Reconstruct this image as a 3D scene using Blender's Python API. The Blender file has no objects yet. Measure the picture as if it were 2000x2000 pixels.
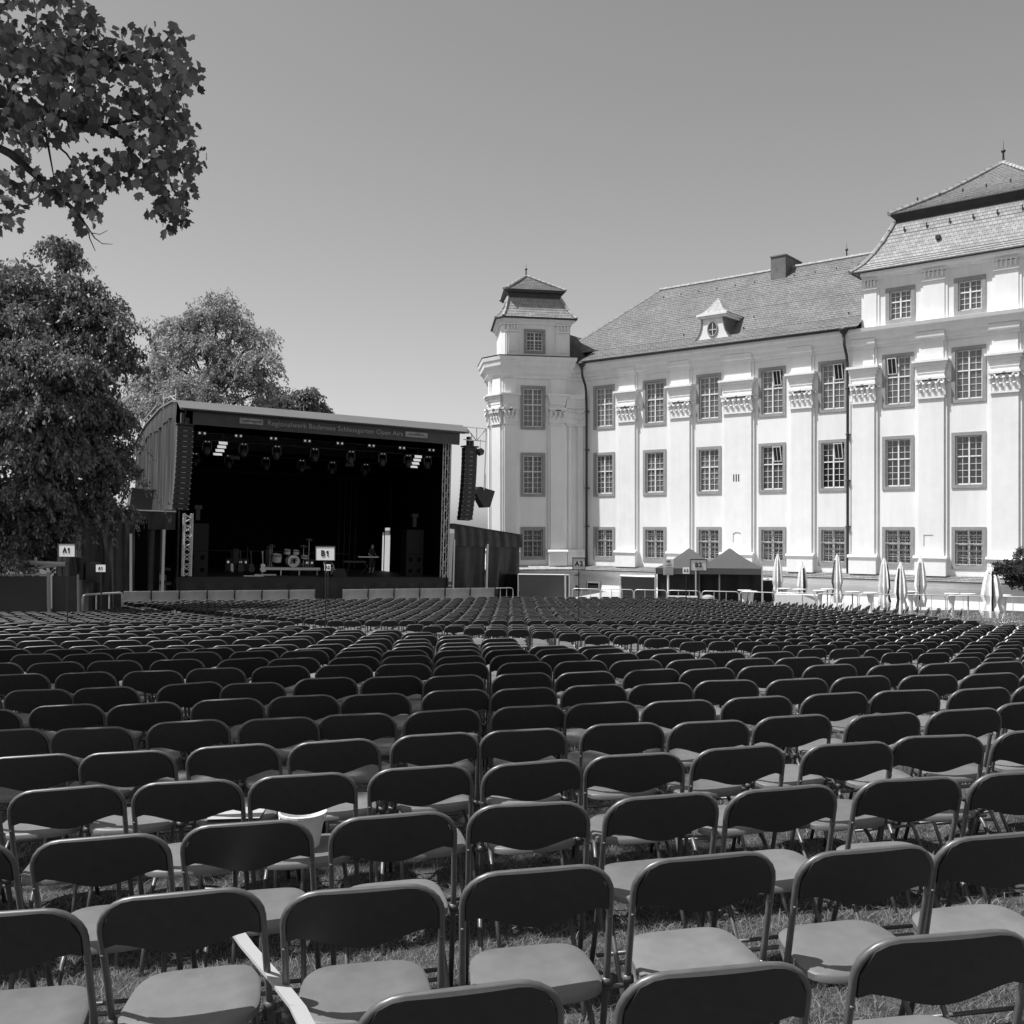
import bpy, bmesh, math, random
import numpy as np
from mathutils import Vector, Matrix, Euler
R = math.radians
rnd = random.Random(7)
C = bpy.context.scene.collection
SC = bpy.context.scene

# ------------------------------------------------------------------ camera, sky, sun, exposure
EYE = 1.8
cam_d = bpy.data.cameras.new("camera"); cam = bpy.data.objects.new("camera", cam_d); C.objects.link(cam)
cam.location = (0, 0, EYE); cam.rotation_euler = (R(90), 0, 0)
cam_d.sensor_width = 36; cam_d.lens = 1926 / 2000 * 36; cam_d.shift_y = 0.0145
cam_d.clip_start = 0.05; cam_d.clip_end = 2000
SC.camera = cam
SUN_EL, SUN_AZ = 62.0, 189.0          # azimuth: ccw from +X, direction towards the sun
w = bpy.data.worlds.new("World"); SC.world = w; w.use_nodes = True
nt = w.node_tree; bg = nt.nodes["Background"]
sky = nt.nodes.new("ShaderNodeTexSky"); sky.sky_type = 'NISHITA'; sky.sun_disc = False
sky.sun_elevation = R(SUN_EL); sky.sun_rotation = R(90 - SUN_AZ) % (2 * math.pi)
sky.air_density = 1.0; sky.dust_density = 1.2; sky.ozone_density = 1.0
bw = nt.nodes.new("ShaderNodeRGBToBW")
nt.links.new(sky.outputs[0], bw.inputs[0]); nt.links.new(bw.outputs[0], bg.inputs[0])
bg.inputs[1].default_value = 0.115
sd = bpy.data.lights.new("sun", 'SUN'); sun = bpy.data.objects.new("sun", sd); C.objects.link(sun)
sd.energy = 4.6; sd.angle = R(0.5); sd.color = (1, 1, 1)
sdir = Vector((math.cos(R(SUN_AZ)) * math.cos(R(SUN_EL)), math.sin(R(SUN_AZ)) * math.cos(R(SUN_EL)), math.sin(R(SUN_EL))))
sun.rotation_euler = sdir.to_track_quat('Z', 'Y').to_euler()
SC.view_settings.view_transform = 'Standard'; SC.view_settings.look = 'None'
SC.view_settings.gamma = 1; SC.view_settings.exposure = 0.35
SC.render.engine = 'CYCLES'
SC.cycles.use_denoising = True; SC.cycles.max_bounces = 6; SC.cycles.diffuse_bounces = 3

# ------------------------------------------------------------------ materials (all grey: the photograph is black and white)
MATS = {}
def mat(name, v, rough=0.8, spec=0.5, metal=0.0, var=0.0, vscale=3.0, bump=0.0, bscale=20.0, emit=0.0, stretch=None, detail=5.0):
    m = bpy.data.materials.new(name); m.use_nodes = True; MATS[name] = m
    t = m.node_tree; b = t.nodes["Principled BSDF"]
    b.inputs["Base Color"].default_value = (v, v, v, 1); b.inputs["Roughness"].default_value = rough
    b.inputs["Specular IOR Level"].default_value = spec; b.inputs["Metallic"].default_value = metal
    tc = t.nodes.new("ShaderNodeTexCoord"); src = tc.outputs["Object"]
    if stretch:
        mp = t.nodes.new("ShaderNodeMapping"); mp.inputs["Scale"].default_value = stretch
        t.links.new(src, mp.inputs[0]); src = mp.outputs[0]
    if var:
        n = t.nodes.new("ShaderNodeTexNoise"); n.inputs["Scale"].default_value = vscale; n.inputs["Detail"].default_value = detail
        t.links.new(src, n.inputs["Vector"])
        r = t.nodes.new("ShaderNodeMapRange"); r.inputs[1].default_value = .3; r.inputs[2].default_value = .7
        r.inputs[3].default_value = max(0, v * (1 - var)); r.inputs[4].default_value = v * (1 + var)
        t.links.new(n.outputs["Fac"], r.inputs[0]); t.links.new(r.outputs[0], b.inputs["Base Color"])
    if bump:
        n2 = t.nodes.new("ShaderNodeTexNoise"); n2.inputs["Scale"].default_value = bscale; n2.inputs["Detail"].default_value = 6
        t.links.new(src, n2.inputs["Vector"])
        bp = t.nodes.new("ShaderNodeBump"); bp.inputs["Strength"].default_value = bump; bp.inputs["Distance"].default_value = .05
        t.links.new(n2.outputs["Fac"], bp.inputs["Height"]); t.links.new(bp.outputs[0], b.inputs["Normal"])
    if emit:
        b.inputs["Emission Color"].default_value = (1, 1, 1, 1); b.inputs["Emission Strength"].default_value = emit
    return m
def streaks(m, lo):
    t = m.node_tree; b = t.nodes["Principled BSDF"]; old = b.inputs["Base Color"].links[0].from_socket
    tc = t.nodes.new("ShaderNodeTexCoord"); mp = t.nodes.new("ShaderNodeMapping"); mp.inputs["Scale"].default_value = (2.6, 2.6, .16)
    n = t.nodes.new("ShaderNodeTexNoise"); n.inputs["Scale"].default_value = 1.3; n.inputs["Detail"].default_value = 10; n.inputs["Roughness"].default_value = .65
    t.links.new(tc.outputs["Object"], mp.inputs[0]); t.links.new(mp.outputs[0], n.inputs["Vector"])
    n2 = t.nodes.new("ShaderNodeTexNoise"); n2.inputs["Scale"].default_value = .35; n2.inputs["Detail"].default_value = 4; t.links.new(tc.outputs["Object"], n2.inputs["Vector"])
    r = t.nodes.new("ShaderNodeMapRange"); r.inputs[1].default_value = .28; r.inputs[2].default_value = .55; r.inputs[3].default_value = lo; r.inputs[4].default_value = 1
    a = t.nodes.new("ShaderNodeMath"); a.operation = 'ADD'; t.links.new(n.outputs["Fac"], a.inputs[0]); t.links.new(n2.outputs["Fac"], a.inputs[1])
    h = t.nodes.new("ShaderNodeMath"); h.operation = 'MULTIPLY'; h.inputs[1].default_value = .5; t.links.new(a.outputs[0], h.inputs[0]); t.links.new(h.outputs[0], r.inputs[0])
    mx = t.nodes.new("ShaderNodeMix"); mx.data_type = 'RGBA'; mx.blend_type = 'MULTIPLY'; mx.inputs[0].default_value = 1
    t.links.new(old, mx.inputs[6]); t.links.new(r.outputs[0], mx.inputs[7]); t.links.new(mx.outputs[2], b.inputs["Base Color"])
def roof_mat(name, v, var, su, sv):
    """tiles: one brick-texture cell per tile, on the roof's own uv"""
    m = bpy.data.materials.new(name); m.use_nodes = True; t = m.node_tree; b = t.nodes["Principled BSDF"]
    uv = t.nodes.new("ShaderNodeUVMap"); uv.uv_map = "uv"
    br = t.nodes.new("ShaderNodeTexBrick"); br.offset = .5
    br.inputs["Color1"].default_value = (v * (1 - var),) * 3 + (1,); br.inputs["Color2"].default_value = (v * (1 + var),) * 3 + (1,)
    br.inputs["Mortar"].default_value = (v * .45,) * 3 + (1,)
    br.inputs["Scale"].default_value = 1; br.inputs["Brick Width"].default_value = su; br.inputs["Row Height"].default_value = sv
    br.inputs["Mortar Size"].default_value = .012; br.inputs["Bias"].default_value = 0
    n = t.nodes.new("ShaderNodeTexNoise"); n.inputs["Scale"].default_value = .5; n.inputs["Detail"].default_value = 8
    t.links.new(uv.outputs[0], br.inputs["Vector"]); t.links.new(uv.outputs[0], n.inputs["Vector"])
    mx = t.nodes.new("ShaderNodeMix"); mx.data_type = 'RGBA'; mx.blend_type = 'MULTIPLY'; mx.inputs[0].default_value = 1
    r = t.nodes.new("ShaderNodeMapRange"); r.inputs[1].default_value = .3; r.inputs[2].default_value = .7; r.inputs[3].default_value = .85; r.inputs[4].default_value = 1.13
    t.links.new(n.outputs["Fac"], r.inputs[0]); t.links.new(br.outputs["Color"], mx.inputs[6]); t.links.new(r.outputs[0], mx.inputs[7])
    t.links.new(mx.outputs[2], b.inputs["Base Color"]); b.inputs["Roughness"].default_value = .85
    return m
def leaf_mat(name, v, var, trans=.35, rough=.5, spec=.3):
    m = bpy.data.materials.new(name); m.use_nodes = True; t = m.node_tree; b = t.nodes["Principled BSDF"]
    g = t.nodes.new("ShaderNodeNewGeometry")
    r = t.nodes.new("ShaderNodeMapRange"); r.inputs[3].default_value = v * (1 - var); r.inputs[4].default_value = v * (1 + var)
    t.links.new(g.outputs["Random Per Island"], r.inputs[0]); t.links.new(r.outputs[0], b.inputs["Base Color"])
    b.inputs["Roughness"].default_value = rough; b.inputs["Specular IOR Level"].default_value = spec
    tr = t.nodes.new("ShaderNodeBsdfTranslucent"); t.links.new(r.outputs[0], tr.inputs[0])
    mx = t.nodes.new("ShaderNodeMixShader"); mx.inputs[0].default_value = trans
    out = t.nodes["Material Output"]
    t.links.new(b.outputs[0], mx.inputs[1]); t.links.new(tr.outputs[0], mx.inputs[2]); t.links.new(mx.outputs[0], out.inputs[0])
    return m
def worn(m, amt):
    t = m.node_tree; b = t.nodes["Principled BSDF"]; old = b.inputs["Base Color"].links[0].from_socket
    oi = t.nodes.new("ShaderNodeObjectInfo"); r = t.nodes.new("ShaderNodeMapRange"); r.inputs[3].default_value = 1 - amt; r.inputs[4].default_value = 1 + amt
    t.links.new(oi.outputs["Random"], r.inputs[0])
    tc = t.nodes.new("ShaderNodeTexCoord"); v = t.nodes.new("ShaderNodeTexVoronoi"); v.inputs["Scale"].default_value = 28
    add = t.nodes.new("ShaderNodeVectorMath"); add.operation = 'ADD'; t.links.new(tc.outputs["Object"], add.inputs[0]); t.links.new(oi.outputs["Random"], add.inputs[1]); t.links.new(add.outputs[0], v.inputs["Vector"])
    lt = t.nodes.new("ShaderNodeMath"); lt.operation = 'LESS_THAN'; lt.inputs[1].default_value = .045; t.links.new(v.outputs["Distance"], lt.inputs[0])
    s2 = t.nodes.new("ShaderNodeMath"); s2.operation = 'MULTIPLY'; s2.inputs[1].default_value = 2.2 * amt * 4; t.links.new(lt.outputs[0], s2.inputs[0])
    n = t.nodes.new("ShaderNodeTexNoise"); n.inputs["Scale"].default_value = 5; n.inputs["Detail"].default_value = 8; t.links.new(add.outputs[0], n.inputs["Vector"])
    g = t.nodes.new("ShaderNodeMath"); g.operation = 'GREATER_THAN'; g.inputs[1].default_value = .57; t.links.new(n.outputs["Fac"], g.inputs[0])
    s3 = t.nodes.new("ShaderNodeMath"); s3.operation = 'MULTIPLY'; t.links.new(s2.outputs[0], s3.inputs[0]); t.links.new(g.outputs[0], s3.inputs[1])
    a2 = t.nodes.new("ShaderNodeMath"); a2.operation = 'ADD'; t.links.new(r.outputs[0], a2.inputs[0]); t.links.new(s3.outputs[0], a2.inputs[1])
    mx = t.nodes.new("ShaderNodeMix"); mx.data_type = 'RGBA'; mx.blend_type = 'MULTIPLY'; mx.inputs[0].default_value = 1
    t.links.new(old, mx.inputs[6]); t.links.new(a2.outputs[0], mx.inputs[7]); t.links.new(mx.outputs[2], b.inputs["Base Color"])
    rr = t.nodes.new("ShaderNodeMapRange"); rr.inputs[3].default_value = .30; rr.inputs[4].default_value = .62; t.links.new(n.outputs["Fac"], rr.inputs[0]); t.links.new(rr.outputs[0], b.inputs["Roughness"])
    return m
M = dict(
    ground=mat("grass_soil", .07, .95, .2, var=.55, vscale=9, bump=.6, bscale=60),
    blade=leaf_mat("grass_blades", .21, .6, .3),
    wall=mat("white_render", .82, .85, .3, var=.05, vscale=1.1, bump=.16, bscale=1.6, stretch=(1, 1, .35), detail=9),
    trim=mat("white_stucco_trim", .82, .8, .3, var=.03, vscale=2, bump=.05, bscale=6),
    stone=mat("grey_stone_surround", .29, .8, .3, var=.12, vscale=4),
    grille=mat("worn_iron_grille", .34, .6, .4, var=.4, vscale=9),
    sash=mat("white_paint", .8, .5, .4),
    glass_a=mat("old_glass_sky", .09, .08, .9, var=.25, vscale=1.5),  # grey base colour stands in for the reflected sky
    glass_b=mat("old_glass_dark", .025, .06, .9, var=.4, vscale=2),
    glass_c=mat("glass_lace_curtain", .12, .3, .6, var=.7, vscale=7),
    roof=roof_mat("beaver_tail_tiles", .19, .2, .19, .17),
    roof2=roof_mat("light_roof_tiles", .30, .2, .21, .22),
    roof_shaded=roof_mat("shaded_roof_tiles", .10, .2, .34, .26),  # darker tile copy: the link roof's shade is in the colour
    ridge=mat("ridge_tiles", .36, .8, .3, var=.3, vscale=5),
    metal_d=mat("dark_copper", .035, .5, .5, var=.3, vscale=3),
    chim=mat("grey_render_chimney", .16, .9, .2, var=.2, vscale=3),
    plastic=mat("chair_plastic_shell", .028, .42, .45, var=.12, vscale=30, bump=.05, bscale=300),  # darker copy of the plastic: shade on the backs put into the colour
    seat=mat("chair_plastic_seat", .155, .42, .45, var=.10, vscale=14, bump=.06, bscale=260),  # paler copy of the plastic: light on the seats put into the colour
    tube=mat("chair_painted_tube", .12, .38, .55, metal=.25, var=.15, vscale=20),
    tarp=mat("black_tarp", .022, .45, .5, var=.3, vscale=2, bump=.35, bscale=1.2),
    tarp_l=mat("grey_tarp", .032, .5, .4, var=.12, vscale=2, bump=.2, bscale=1.5, stretch=(1, 1, .25)),
    fascia=mat("roof_fascia_tarp", .15, .5, .4, var=.06, vscale=1),
    black=mat("black_cloth", .006, .95, .05),
    deck=mat("stage_deck", .03, .6, .3, var=.3, vscale=2),
    banner=mat("dark_banner", .075, .6, .3, var=.1, vscale=2),
    alu=mat("aluminium", .62, .35, .5, metal=.6),
    alu_w=mat("white_truss_cover", .75, .4, .5),
    gear=mat("black_gear", .02, .4, .5),
    gear2=mat("grey_gear", .03, .5, .4),
    lamp=mat("lamp_face", .8, .3, .5, emit=.35),
    lampw=mat("lamp_small_face", .8, .3, .5, emit=.18),
    white=mat("white_plastic", .75, .5, .4, var=.05, vscale=4),
    concrete=mat("barrier_cover", .52, .85, .2, var=.22, vscale=1.6, detail=8),
    galv=mat("galvanised_steel", .55, .4, .5, metal=.35),
    panel=mat("dark_grey_fence_sheet", .05, .6, .3, var=.12, vscale=.8),
    panel2=mat("black_fence_sheet", .022, .6, .3, var=.2, vscale=.8),
    tentfab=mat("dark_grey_canopy", .075, .55, .4, var=.06, vscale=2),
    parasol=mat("white_parasol_cloth", .85, .8, .2, var=.08, vscale=8),
    parasol_p=mat("dark_parasol_print", .05, .8, .2, var=.5, vscale=10),
    ink=mat("black_ink", .012, .7, .2),
    signp=mat("sign_paper", .85, .6, .3, var=.03, vscale=5),
    bark=mat("bark", .06, .9, .2, var=.5, vscale=14, bump=.8, bscale=18),
    leafA=leaf_mat("tulip_leaves", .15, .6, .16, .40, .45),
    leafB=leaf_mat("drooping_leaves", .19, .6, .25),
    leafC=leaf_mat("feathery_leaves", .36, .35, .45),
    leafD=leaf_mat("bush_leaves", .07, .5, .3),
    skin=mat("skin", .35, .5, .4), hair=mat("hair", .02, .6, .3), shirt=mat("dark_shirt", .035, .8, .2), trouser=mat("trousers", .07, .8, .2),
    wood=mat("light_wood", .35, .7, .3, var=.25, vscale=3, stretch=(1, 1, .1)),
    drum=mat("drum_skin", .7, .4, .4), cymb=mat("cymbal", .5, .25, .5, metal=.8),
    paper=mat("paper", .42, .7, .3, var=.03, vscale=6),
)

streaks(M['wall'], .86); streaks(M['trim'], .88); worn(M['seat'], .14); worn(M['plastic'], .12)
# ------------------------------------------------------------------ mesh helpers
class MB:
    def __init__(s): s.v = []; s.f = []; s.uv = {}
    def add(s, vs, fs, M_=None, uvs=None):
        o = len(s.v)
        s.v += [tuple(M_ @ Vector(p)) if M_ is not None else tuple(p) for p in vs]
        for i, f in enumerate(fs):
            if uvs: s.uv[len(s.f)] = uvs[i]
            s.f.append(tuple(o + k for k in f))
        return s
    def box(s, x0, x1, y0, y1, z0, z1, M_=None):
        vs = [(x, y, z) for z in (z0, z1) for x, y in ((x0, y0), (x1, y0), (x1, y1), (x0, y1))]
        return s.add(vs, [(3, 2, 1, 0), (4, 5, 6, 7), (0, 1, 5, 4), (1, 2, 6, 5), (2, 3, 7, 6), (3, 0, 4, 7)], M_)
    def tube(s, pts, r, n=8, closed=False, cap=True, r_end=None, M_=None):
        P = [Vector(p) for p in pts]; vs = []; m = len(P)
        up = None
        for i, p in enumerate(P):
            if closed: d = (P[(i + 1) % m] - P[i - 1])
            else: d = (P[min(i + 1, m - 1)] - P[max(i - 1, 0)])
            d = d.normalized() if d.length > 1e-9 else Vector((0, 0, 1))
            if up is None:
                up = Vector((0, 0, 1)) if abs(d.z) < .9 else Vector((1, 0, 0))
            a = d.cross(up)
            if a.length < 1e-5: a = d.cross(Vector((0, 1, 0)))
            a.normalize(); b = a.cross(d).normalized(); up = b
            rr = (r[i] if isinstance(r, (list, tuple)) else (r if r_end is None else r + (r_end - r) * i / (m - 1)))
            for k in range(n):
                t = 2 * math.pi * k / n
                vs.append(p + a * rr * math.cos(t) + b * rr * math.sin(t))
        fs = []
        for i in range(m if closed else m - 1):
            j = (i + 1) % m
            for k in range(n):
                l = (k + 1) % n
                fs.append((i * n + k, i * n + l, j * n + l, j * n + k))
        if cap and not closed:
            fs.append(tuple(range(n - 1, -1, -1))); fs.append(tuple(range((m - 1) * n, m * n)))
        return s.add(vs, fs, M_)
    def lathe(s, prof, n=24, M_=None, c=(0, 0, 0), cap=True):
        vs = []; 
        for r, z in prof:
            for k in range(n):
                t = 2 * math.pi * k / n; vs.append((c[0] + r * math.cos(t), c[1] + r * math.sin(t), c[2] + z))
        fs = [(i * n + k, i * n + (k + 1) % n, (i + 1) * n + (k + 1) % n, (i + 1) * n + k) for i in range(len(prof) - 1) for k in range(n)]
        if cap: fs.append(tuple(range(n - 1, -1, -1))); fs.append(tuple(range((len(prof) - 1) * n, len(prof) * n)))
        return s.add(vs, fs, M_)
    def loft(s, rings, M_=None, cap=True):
        n = len(rings[0]); vs = [p for r in rings for p in r]
        fs = [(i * n + k, i * n + (k + 1) % n, (i + 1) * n + (k + 1) % n, (i + 1) * n + k) for i in range(len(rings) - 1) for k in range(n)]
        if cap: fs.append(tuple(range(n - 1, -1, -1))); fs.append(tuple(range((len(rings) - 1) * n, len(rings) * n)))
        return s.add(vs, fs, M_)
    def prism(s, poly, y0, y1, M_=None):
        """poly in (x,z), extruded in y"""
        n = len(poly); vs = [(x, y0, z) for x, z in poly] + [(x, y1, z) for x, z in poly]
        fs = [tuple(range(n)), tuple(range(2 * n - 1, n - 1, -1))] + [(k, k + n, (k + 1) % n + n, (k + 1) % n) for k in range(n)]
        return s.add(vs, fs, M_)
    def extr(s, prof, x0, x1, M_=None):
        """prof in (y,z), extruded in x"""
        n = len(prof); vs = [(x0, y, z) for y, z in prof] + [(x1, y, z) for y, z in prof]
        fs = [tuple(range(n)), tuple(range(2 * n - 1, n - 1, -1))] + [(k, k + n, (k + 1) % n + n, (k + 1) % n) for k in range(n)]
        return s.add(vs, fs, M_)
    def mesh(s, name, m, smooth=False, fixn=True):
        me = bpy.data.meshes.new(name); me.from_pydata(s.v, [], s.f)
        if s.uv:
            l = me.uv_layers.new(name="uv")
            for pi, p in enumerate(me.polygons):
                if pi in s.uv:
                    for k, li in enumerate(p.loop_indices): l.data[li].uv = s.uv[pi][k]
        for mm in (m if isinstance(m, (list, tuple)) else [m]): me.materials.append(mm)
        if fixn and len(s.f) < 20000 and not s.uv:
            b = bmesh.new(); b.from_mesh(me); bmesh.ops.recalc_face_normals(b, faces=b.faces); b.to_mesh(me); b.free()
        if smooth: me.shade_smooth()
        me.update(); return me
    def build(s, name, m, parent=None, smooth=False, loc=None, rot=None, fixn=True):
        o = bpy.data.objects.new(name, s.mesh(name, m, smooth, fixn)); C.objects.link(o)
        if parent: o.parent = parent
        if loc is not None: o.location = loc
        if rot is not None: o.rotation_euler = rot
        return o
def link(name, me, parent=None, loc=None, rot=None):
    o = bpy.data.objects.new(name, me); C.objects.link(o)
    if parent: o.parent = parent
    if loc is not None: o.location = loc
    if rot is not None: o.rotation_euler = rot
    return o
def tag(o, label=None, cat=None, group=None, kind=None):
    if label: o['label'] = label
    if cat: o['category'] = cat
    if group: o['group'] = group
    if kind: o['kind'] = kind
    return o
def empty(name, label, cat, loc=(0, 0, 0), rz=0, group=None, M_=None):
    o = bpy.data.objects.new(name, None); C.objects.link(o); o.empty_display_size = .3
    if M_ is not None: o.matrix_world = M_ @ Matrix.Translation(loc) @ Matrix.Rotation(rz, 4, 'Z')
    else: o.location = loc; o.rotation_euler = (0, 0, rz)
    return tag(o, label, cat, group)
def copy_tree(o, parent=None):
    c = o.copy(); C.objects.link(c); c.parent = parent
    for ch in list(o.children):
        copy_tree(ch, c)
    return c
def text(name, s, size, m, parent, loc, rot=(R(90), 0, 0), ext=.004, align='CENTER', bold=0, space=1):
    cu = bpy.data.curves.new(name, 'FONT'); cu.body = s; cu.size = size; cu.extrude = ext; cu.align_x = align; cu.align_y = 'CENTER'; cu.offset = bold; cu.space_character = space
    o = bpy.data.objects.new(name + "_tmp", cu); C.objects.link(o)
    dg = bpy.context.evaluated_depsgraph_get(); me = bpy.data.meshes.new_from_object(o.evaluated_get(dg))
    bpy.data.objects.remove(o); me.materials.clear(); me.materials.append(m)
    return link(name, me, parent, loc, rot)
def embolden(o, d):
    """heavier strokes: the letter's mesh laid over itself a stroke's width apart"""
    me = o.data; V = [tuple(v.co) for v in me.vertices]; F = [tuple(p.vertices) for p in me.polygons]; v2, f2 = [], []
    for k, (dx, dy) in enumerate(((0, 0), (d, 0), (-d, 0), (0, d), (0, -d))):
        f2 += [tuple(i + len(v2) for i in f) for f in F]; v2 += [(x + dx, y + dy, z + .0006 * k) for x, y, z in V]
    m = me.materials[0]; n = bpy.data.meshes.new(me.name); n.from_pydata(v2, [], f2); n.materials.append(m); o.data = n; return o
def ring(poly, z): return [(x, y, z) for x, y in poly]
def offset(poly, d):
    n = len(poly); out = []
    for i in range(n):
        p0, p1, p2 = [Vector(poly[k % n]).to_2d() for k in (i - 1, i, i + 1)]
        a = (p1 - p0).normalized(); b = (p2 - p1).normalized()
        na = Vector((a.y, -a.x)); nb = Vector((b.y, -b.x))
        k = 1 + na.dot(nb); q = p1 + (na + nb) * (d / k); out.append((q.x, q.y))
    return out

# ------------------------------------------------------------------ terrain
GN = [(-20, .3), (0, 0.0), (3, -.03), (5.9, -.09), (8.1, -.12), (9.6, -.19), (11, -.30), (13, -.41), (15.5, -.55), (18, -.70), (30, -1.2)]
GF = [(-20, .3), (0, 0), (9, -.45), (12.8, -.70), (13.5, -.76), (16.7, -.94), (20, -1.12), (23, -1.30), (28, -1.62), (36, -1.95), (43, -2.10), (50, -2.15), (400, -2.15)]
EDGE = [(-12, 17), (-4.6, 16.3), (-1.93, 14.3), (-.6, 12.6), (.29, 11.2), (.83, 10.7), (1.7, 10.0), (2.4, 9.4), (3.6, 8.5), (6, 7.6)]   # far edge of the upper lawn
def edge(x): return np.interp(x, [a for a, b in EDGE], [b for a, b in EDGE])
def ground(x, y):
    """gently sloping upper lawn, a low bank along the diagonal aisle, and the lower lawn"""
    x = np.asarray(x, float); y = np.asarray(y, float)
    gn = np.interp(y, [a for a, b in GN], [b for a, b in GN]); gf = np.interp(y, [a for a, b in GF], [b for a, b in GF])
    gap = np.interp(x, [-8, -2, 0, 6], [6.5, 6, 5, 4])
    t = np.clip((y - edge(x) - .5) / gap, 0, 1); t = t * t * (3 - 2 * t)
    s = np.interp(y, [0, 4.5, 9], [.03, .03, 0])
    return gn * (1 - t) + gf * t + s * np.clip(x, -4, 4)
def gz(x, y): return float(ground(x, y))
xs = np.concatenate([[-400, -150, -60], np.arange(-30, 31, 1.0), [60, 150, 400]])
ys = np.concatenate([[-30, -10], np.arange(-2, 60, .5), [70, 90, 150, 300, 600]])
X, Y = np.meshgrid(xs, ys); Zg = ground(X, Y)
vv = np.stack([X, Y, Zg], -1).reshape(-1, 3); nx = len(xs)
ff = [(j * nx + i, j * nx + i + 1, (j + 1) * nx + i + 1, (j + 1) * nx + i) for j in range(len(ys) - 1) for i in range(nx - 1)]
me = bpy.data.meshes.new("ground"); me.from_pydata(vv.tolist(), [], ff); me.materials.append(M['ground']); me.shade_smooth()
tag(link("ground", me), "sloping lawn under the chairs", kind="structure")
# gravel terrace in front of the palace
tb = MB()
tp = [(1.5, 50.5), (3.0, 46.5), (21, 38.0), (26, 38.5), (26, 44), (6, 60.5)]
tb.add([(x, y, -2.125) for x, y in tp], [tuple(range(len(tp)))])
tb.build("path", mat("pale_gravel", .42, .9, .2, var=.25, vscale=12, bump=.3, bscale=60))["kind"] = "structure"

def blades(n, y0, y1, h, wd, seed):
    g = np.random.default_rng(seed)
    y = np.sqrt(g.uniform(y0 ** 2, y1 ** 2, n)); x = g.uniform(-1, 1, n) * (.56 * y + .6)
    # clumps
    keep = (np.sin(x * 9 + 1.3 * np.sin(y * 7)) * np.sin(y * 8 + np.sin(x * 5)) + g.uniform(-1.1, 1.3, n)) > -.45
    x, y = x[keep], y[keep]; n = len(x)
    z = ground(x, y); a = g.uniform(0, 2 * np.pi, n); hh = h * g.uniform(.45, 1.25, n); ww = wd * g.uniform(.6, 1.3, n)
    lx, ly = g.normal(0, .95, n) * hh, g.normal(0, .95, n) * hh; hh = hh * .8
    base = np.stack([x, y, z - .004], -1)
    dx = np.stack([np.cos(a) * ww, np.sin(a) * ww, 0 * a], -1)
    mid = base + np.stack([lx * .35, ly * .35, hh * .6], -1)
    tip = base + np.stack([lx, ly, hh], -1)
    V = np.stack([base - dx, base + dx, mid + dx * .7, mid - dx * .7, tip], 1).reshape(-1, 3)
    k = np.arange(n)[:, None] * 5
    return V, np.concatenate([k + [0, 1, 2, 3]], 1), k + [3, 2, 4]
def fast_mesh(name, V, quads, tris, m):
    me = bpy.data.meshes.new(name); nq, nt_ = len(quads), len(tris)
    me.vertices.add(len(V)); me.vertices.foreach_set("co", V.astype(np.float32).ravel())
    loops = np.concatenate([np.asarray(quads).ravel(), np.asarray(tris).ravel()]).astype(np.int32)
    me.loops.add(len(loops)); me.loops.foreach_set("vertex_index", loops)
    me.polygons.add(nq + nt_)
    st = np.concatenate([np.arange(nq) * 4, nq * 4 + np.arange(nt_) * 3]).astype(np.int32)
    me.polygons.foreach_set("loop_start", st)
    me.update(calc_edges=True); me.validate(); me.materials.append(m); return me
Vs, Q, T, off = [], [], [], 0
for a in ((190000, 1.3, 4.6, .040, .0015, 1), (150000, 4.4, 9.5, .045, .0024, 2), (40000, 9.5, 26, .07, .006, 3)):
    v_, q_, t_ = blades(*a); Vs.append(v_); Q.append(q_ + off); T.append(t_ + off); off += len(v_)
go = link("grass", fast_mesh("grass", np.concatenate(Vs), np.concatenate(Q), np.concatenate(T), M['blade']))
tag(go, "short dry grass growing between the chair legs", kind="stuff")

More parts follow.
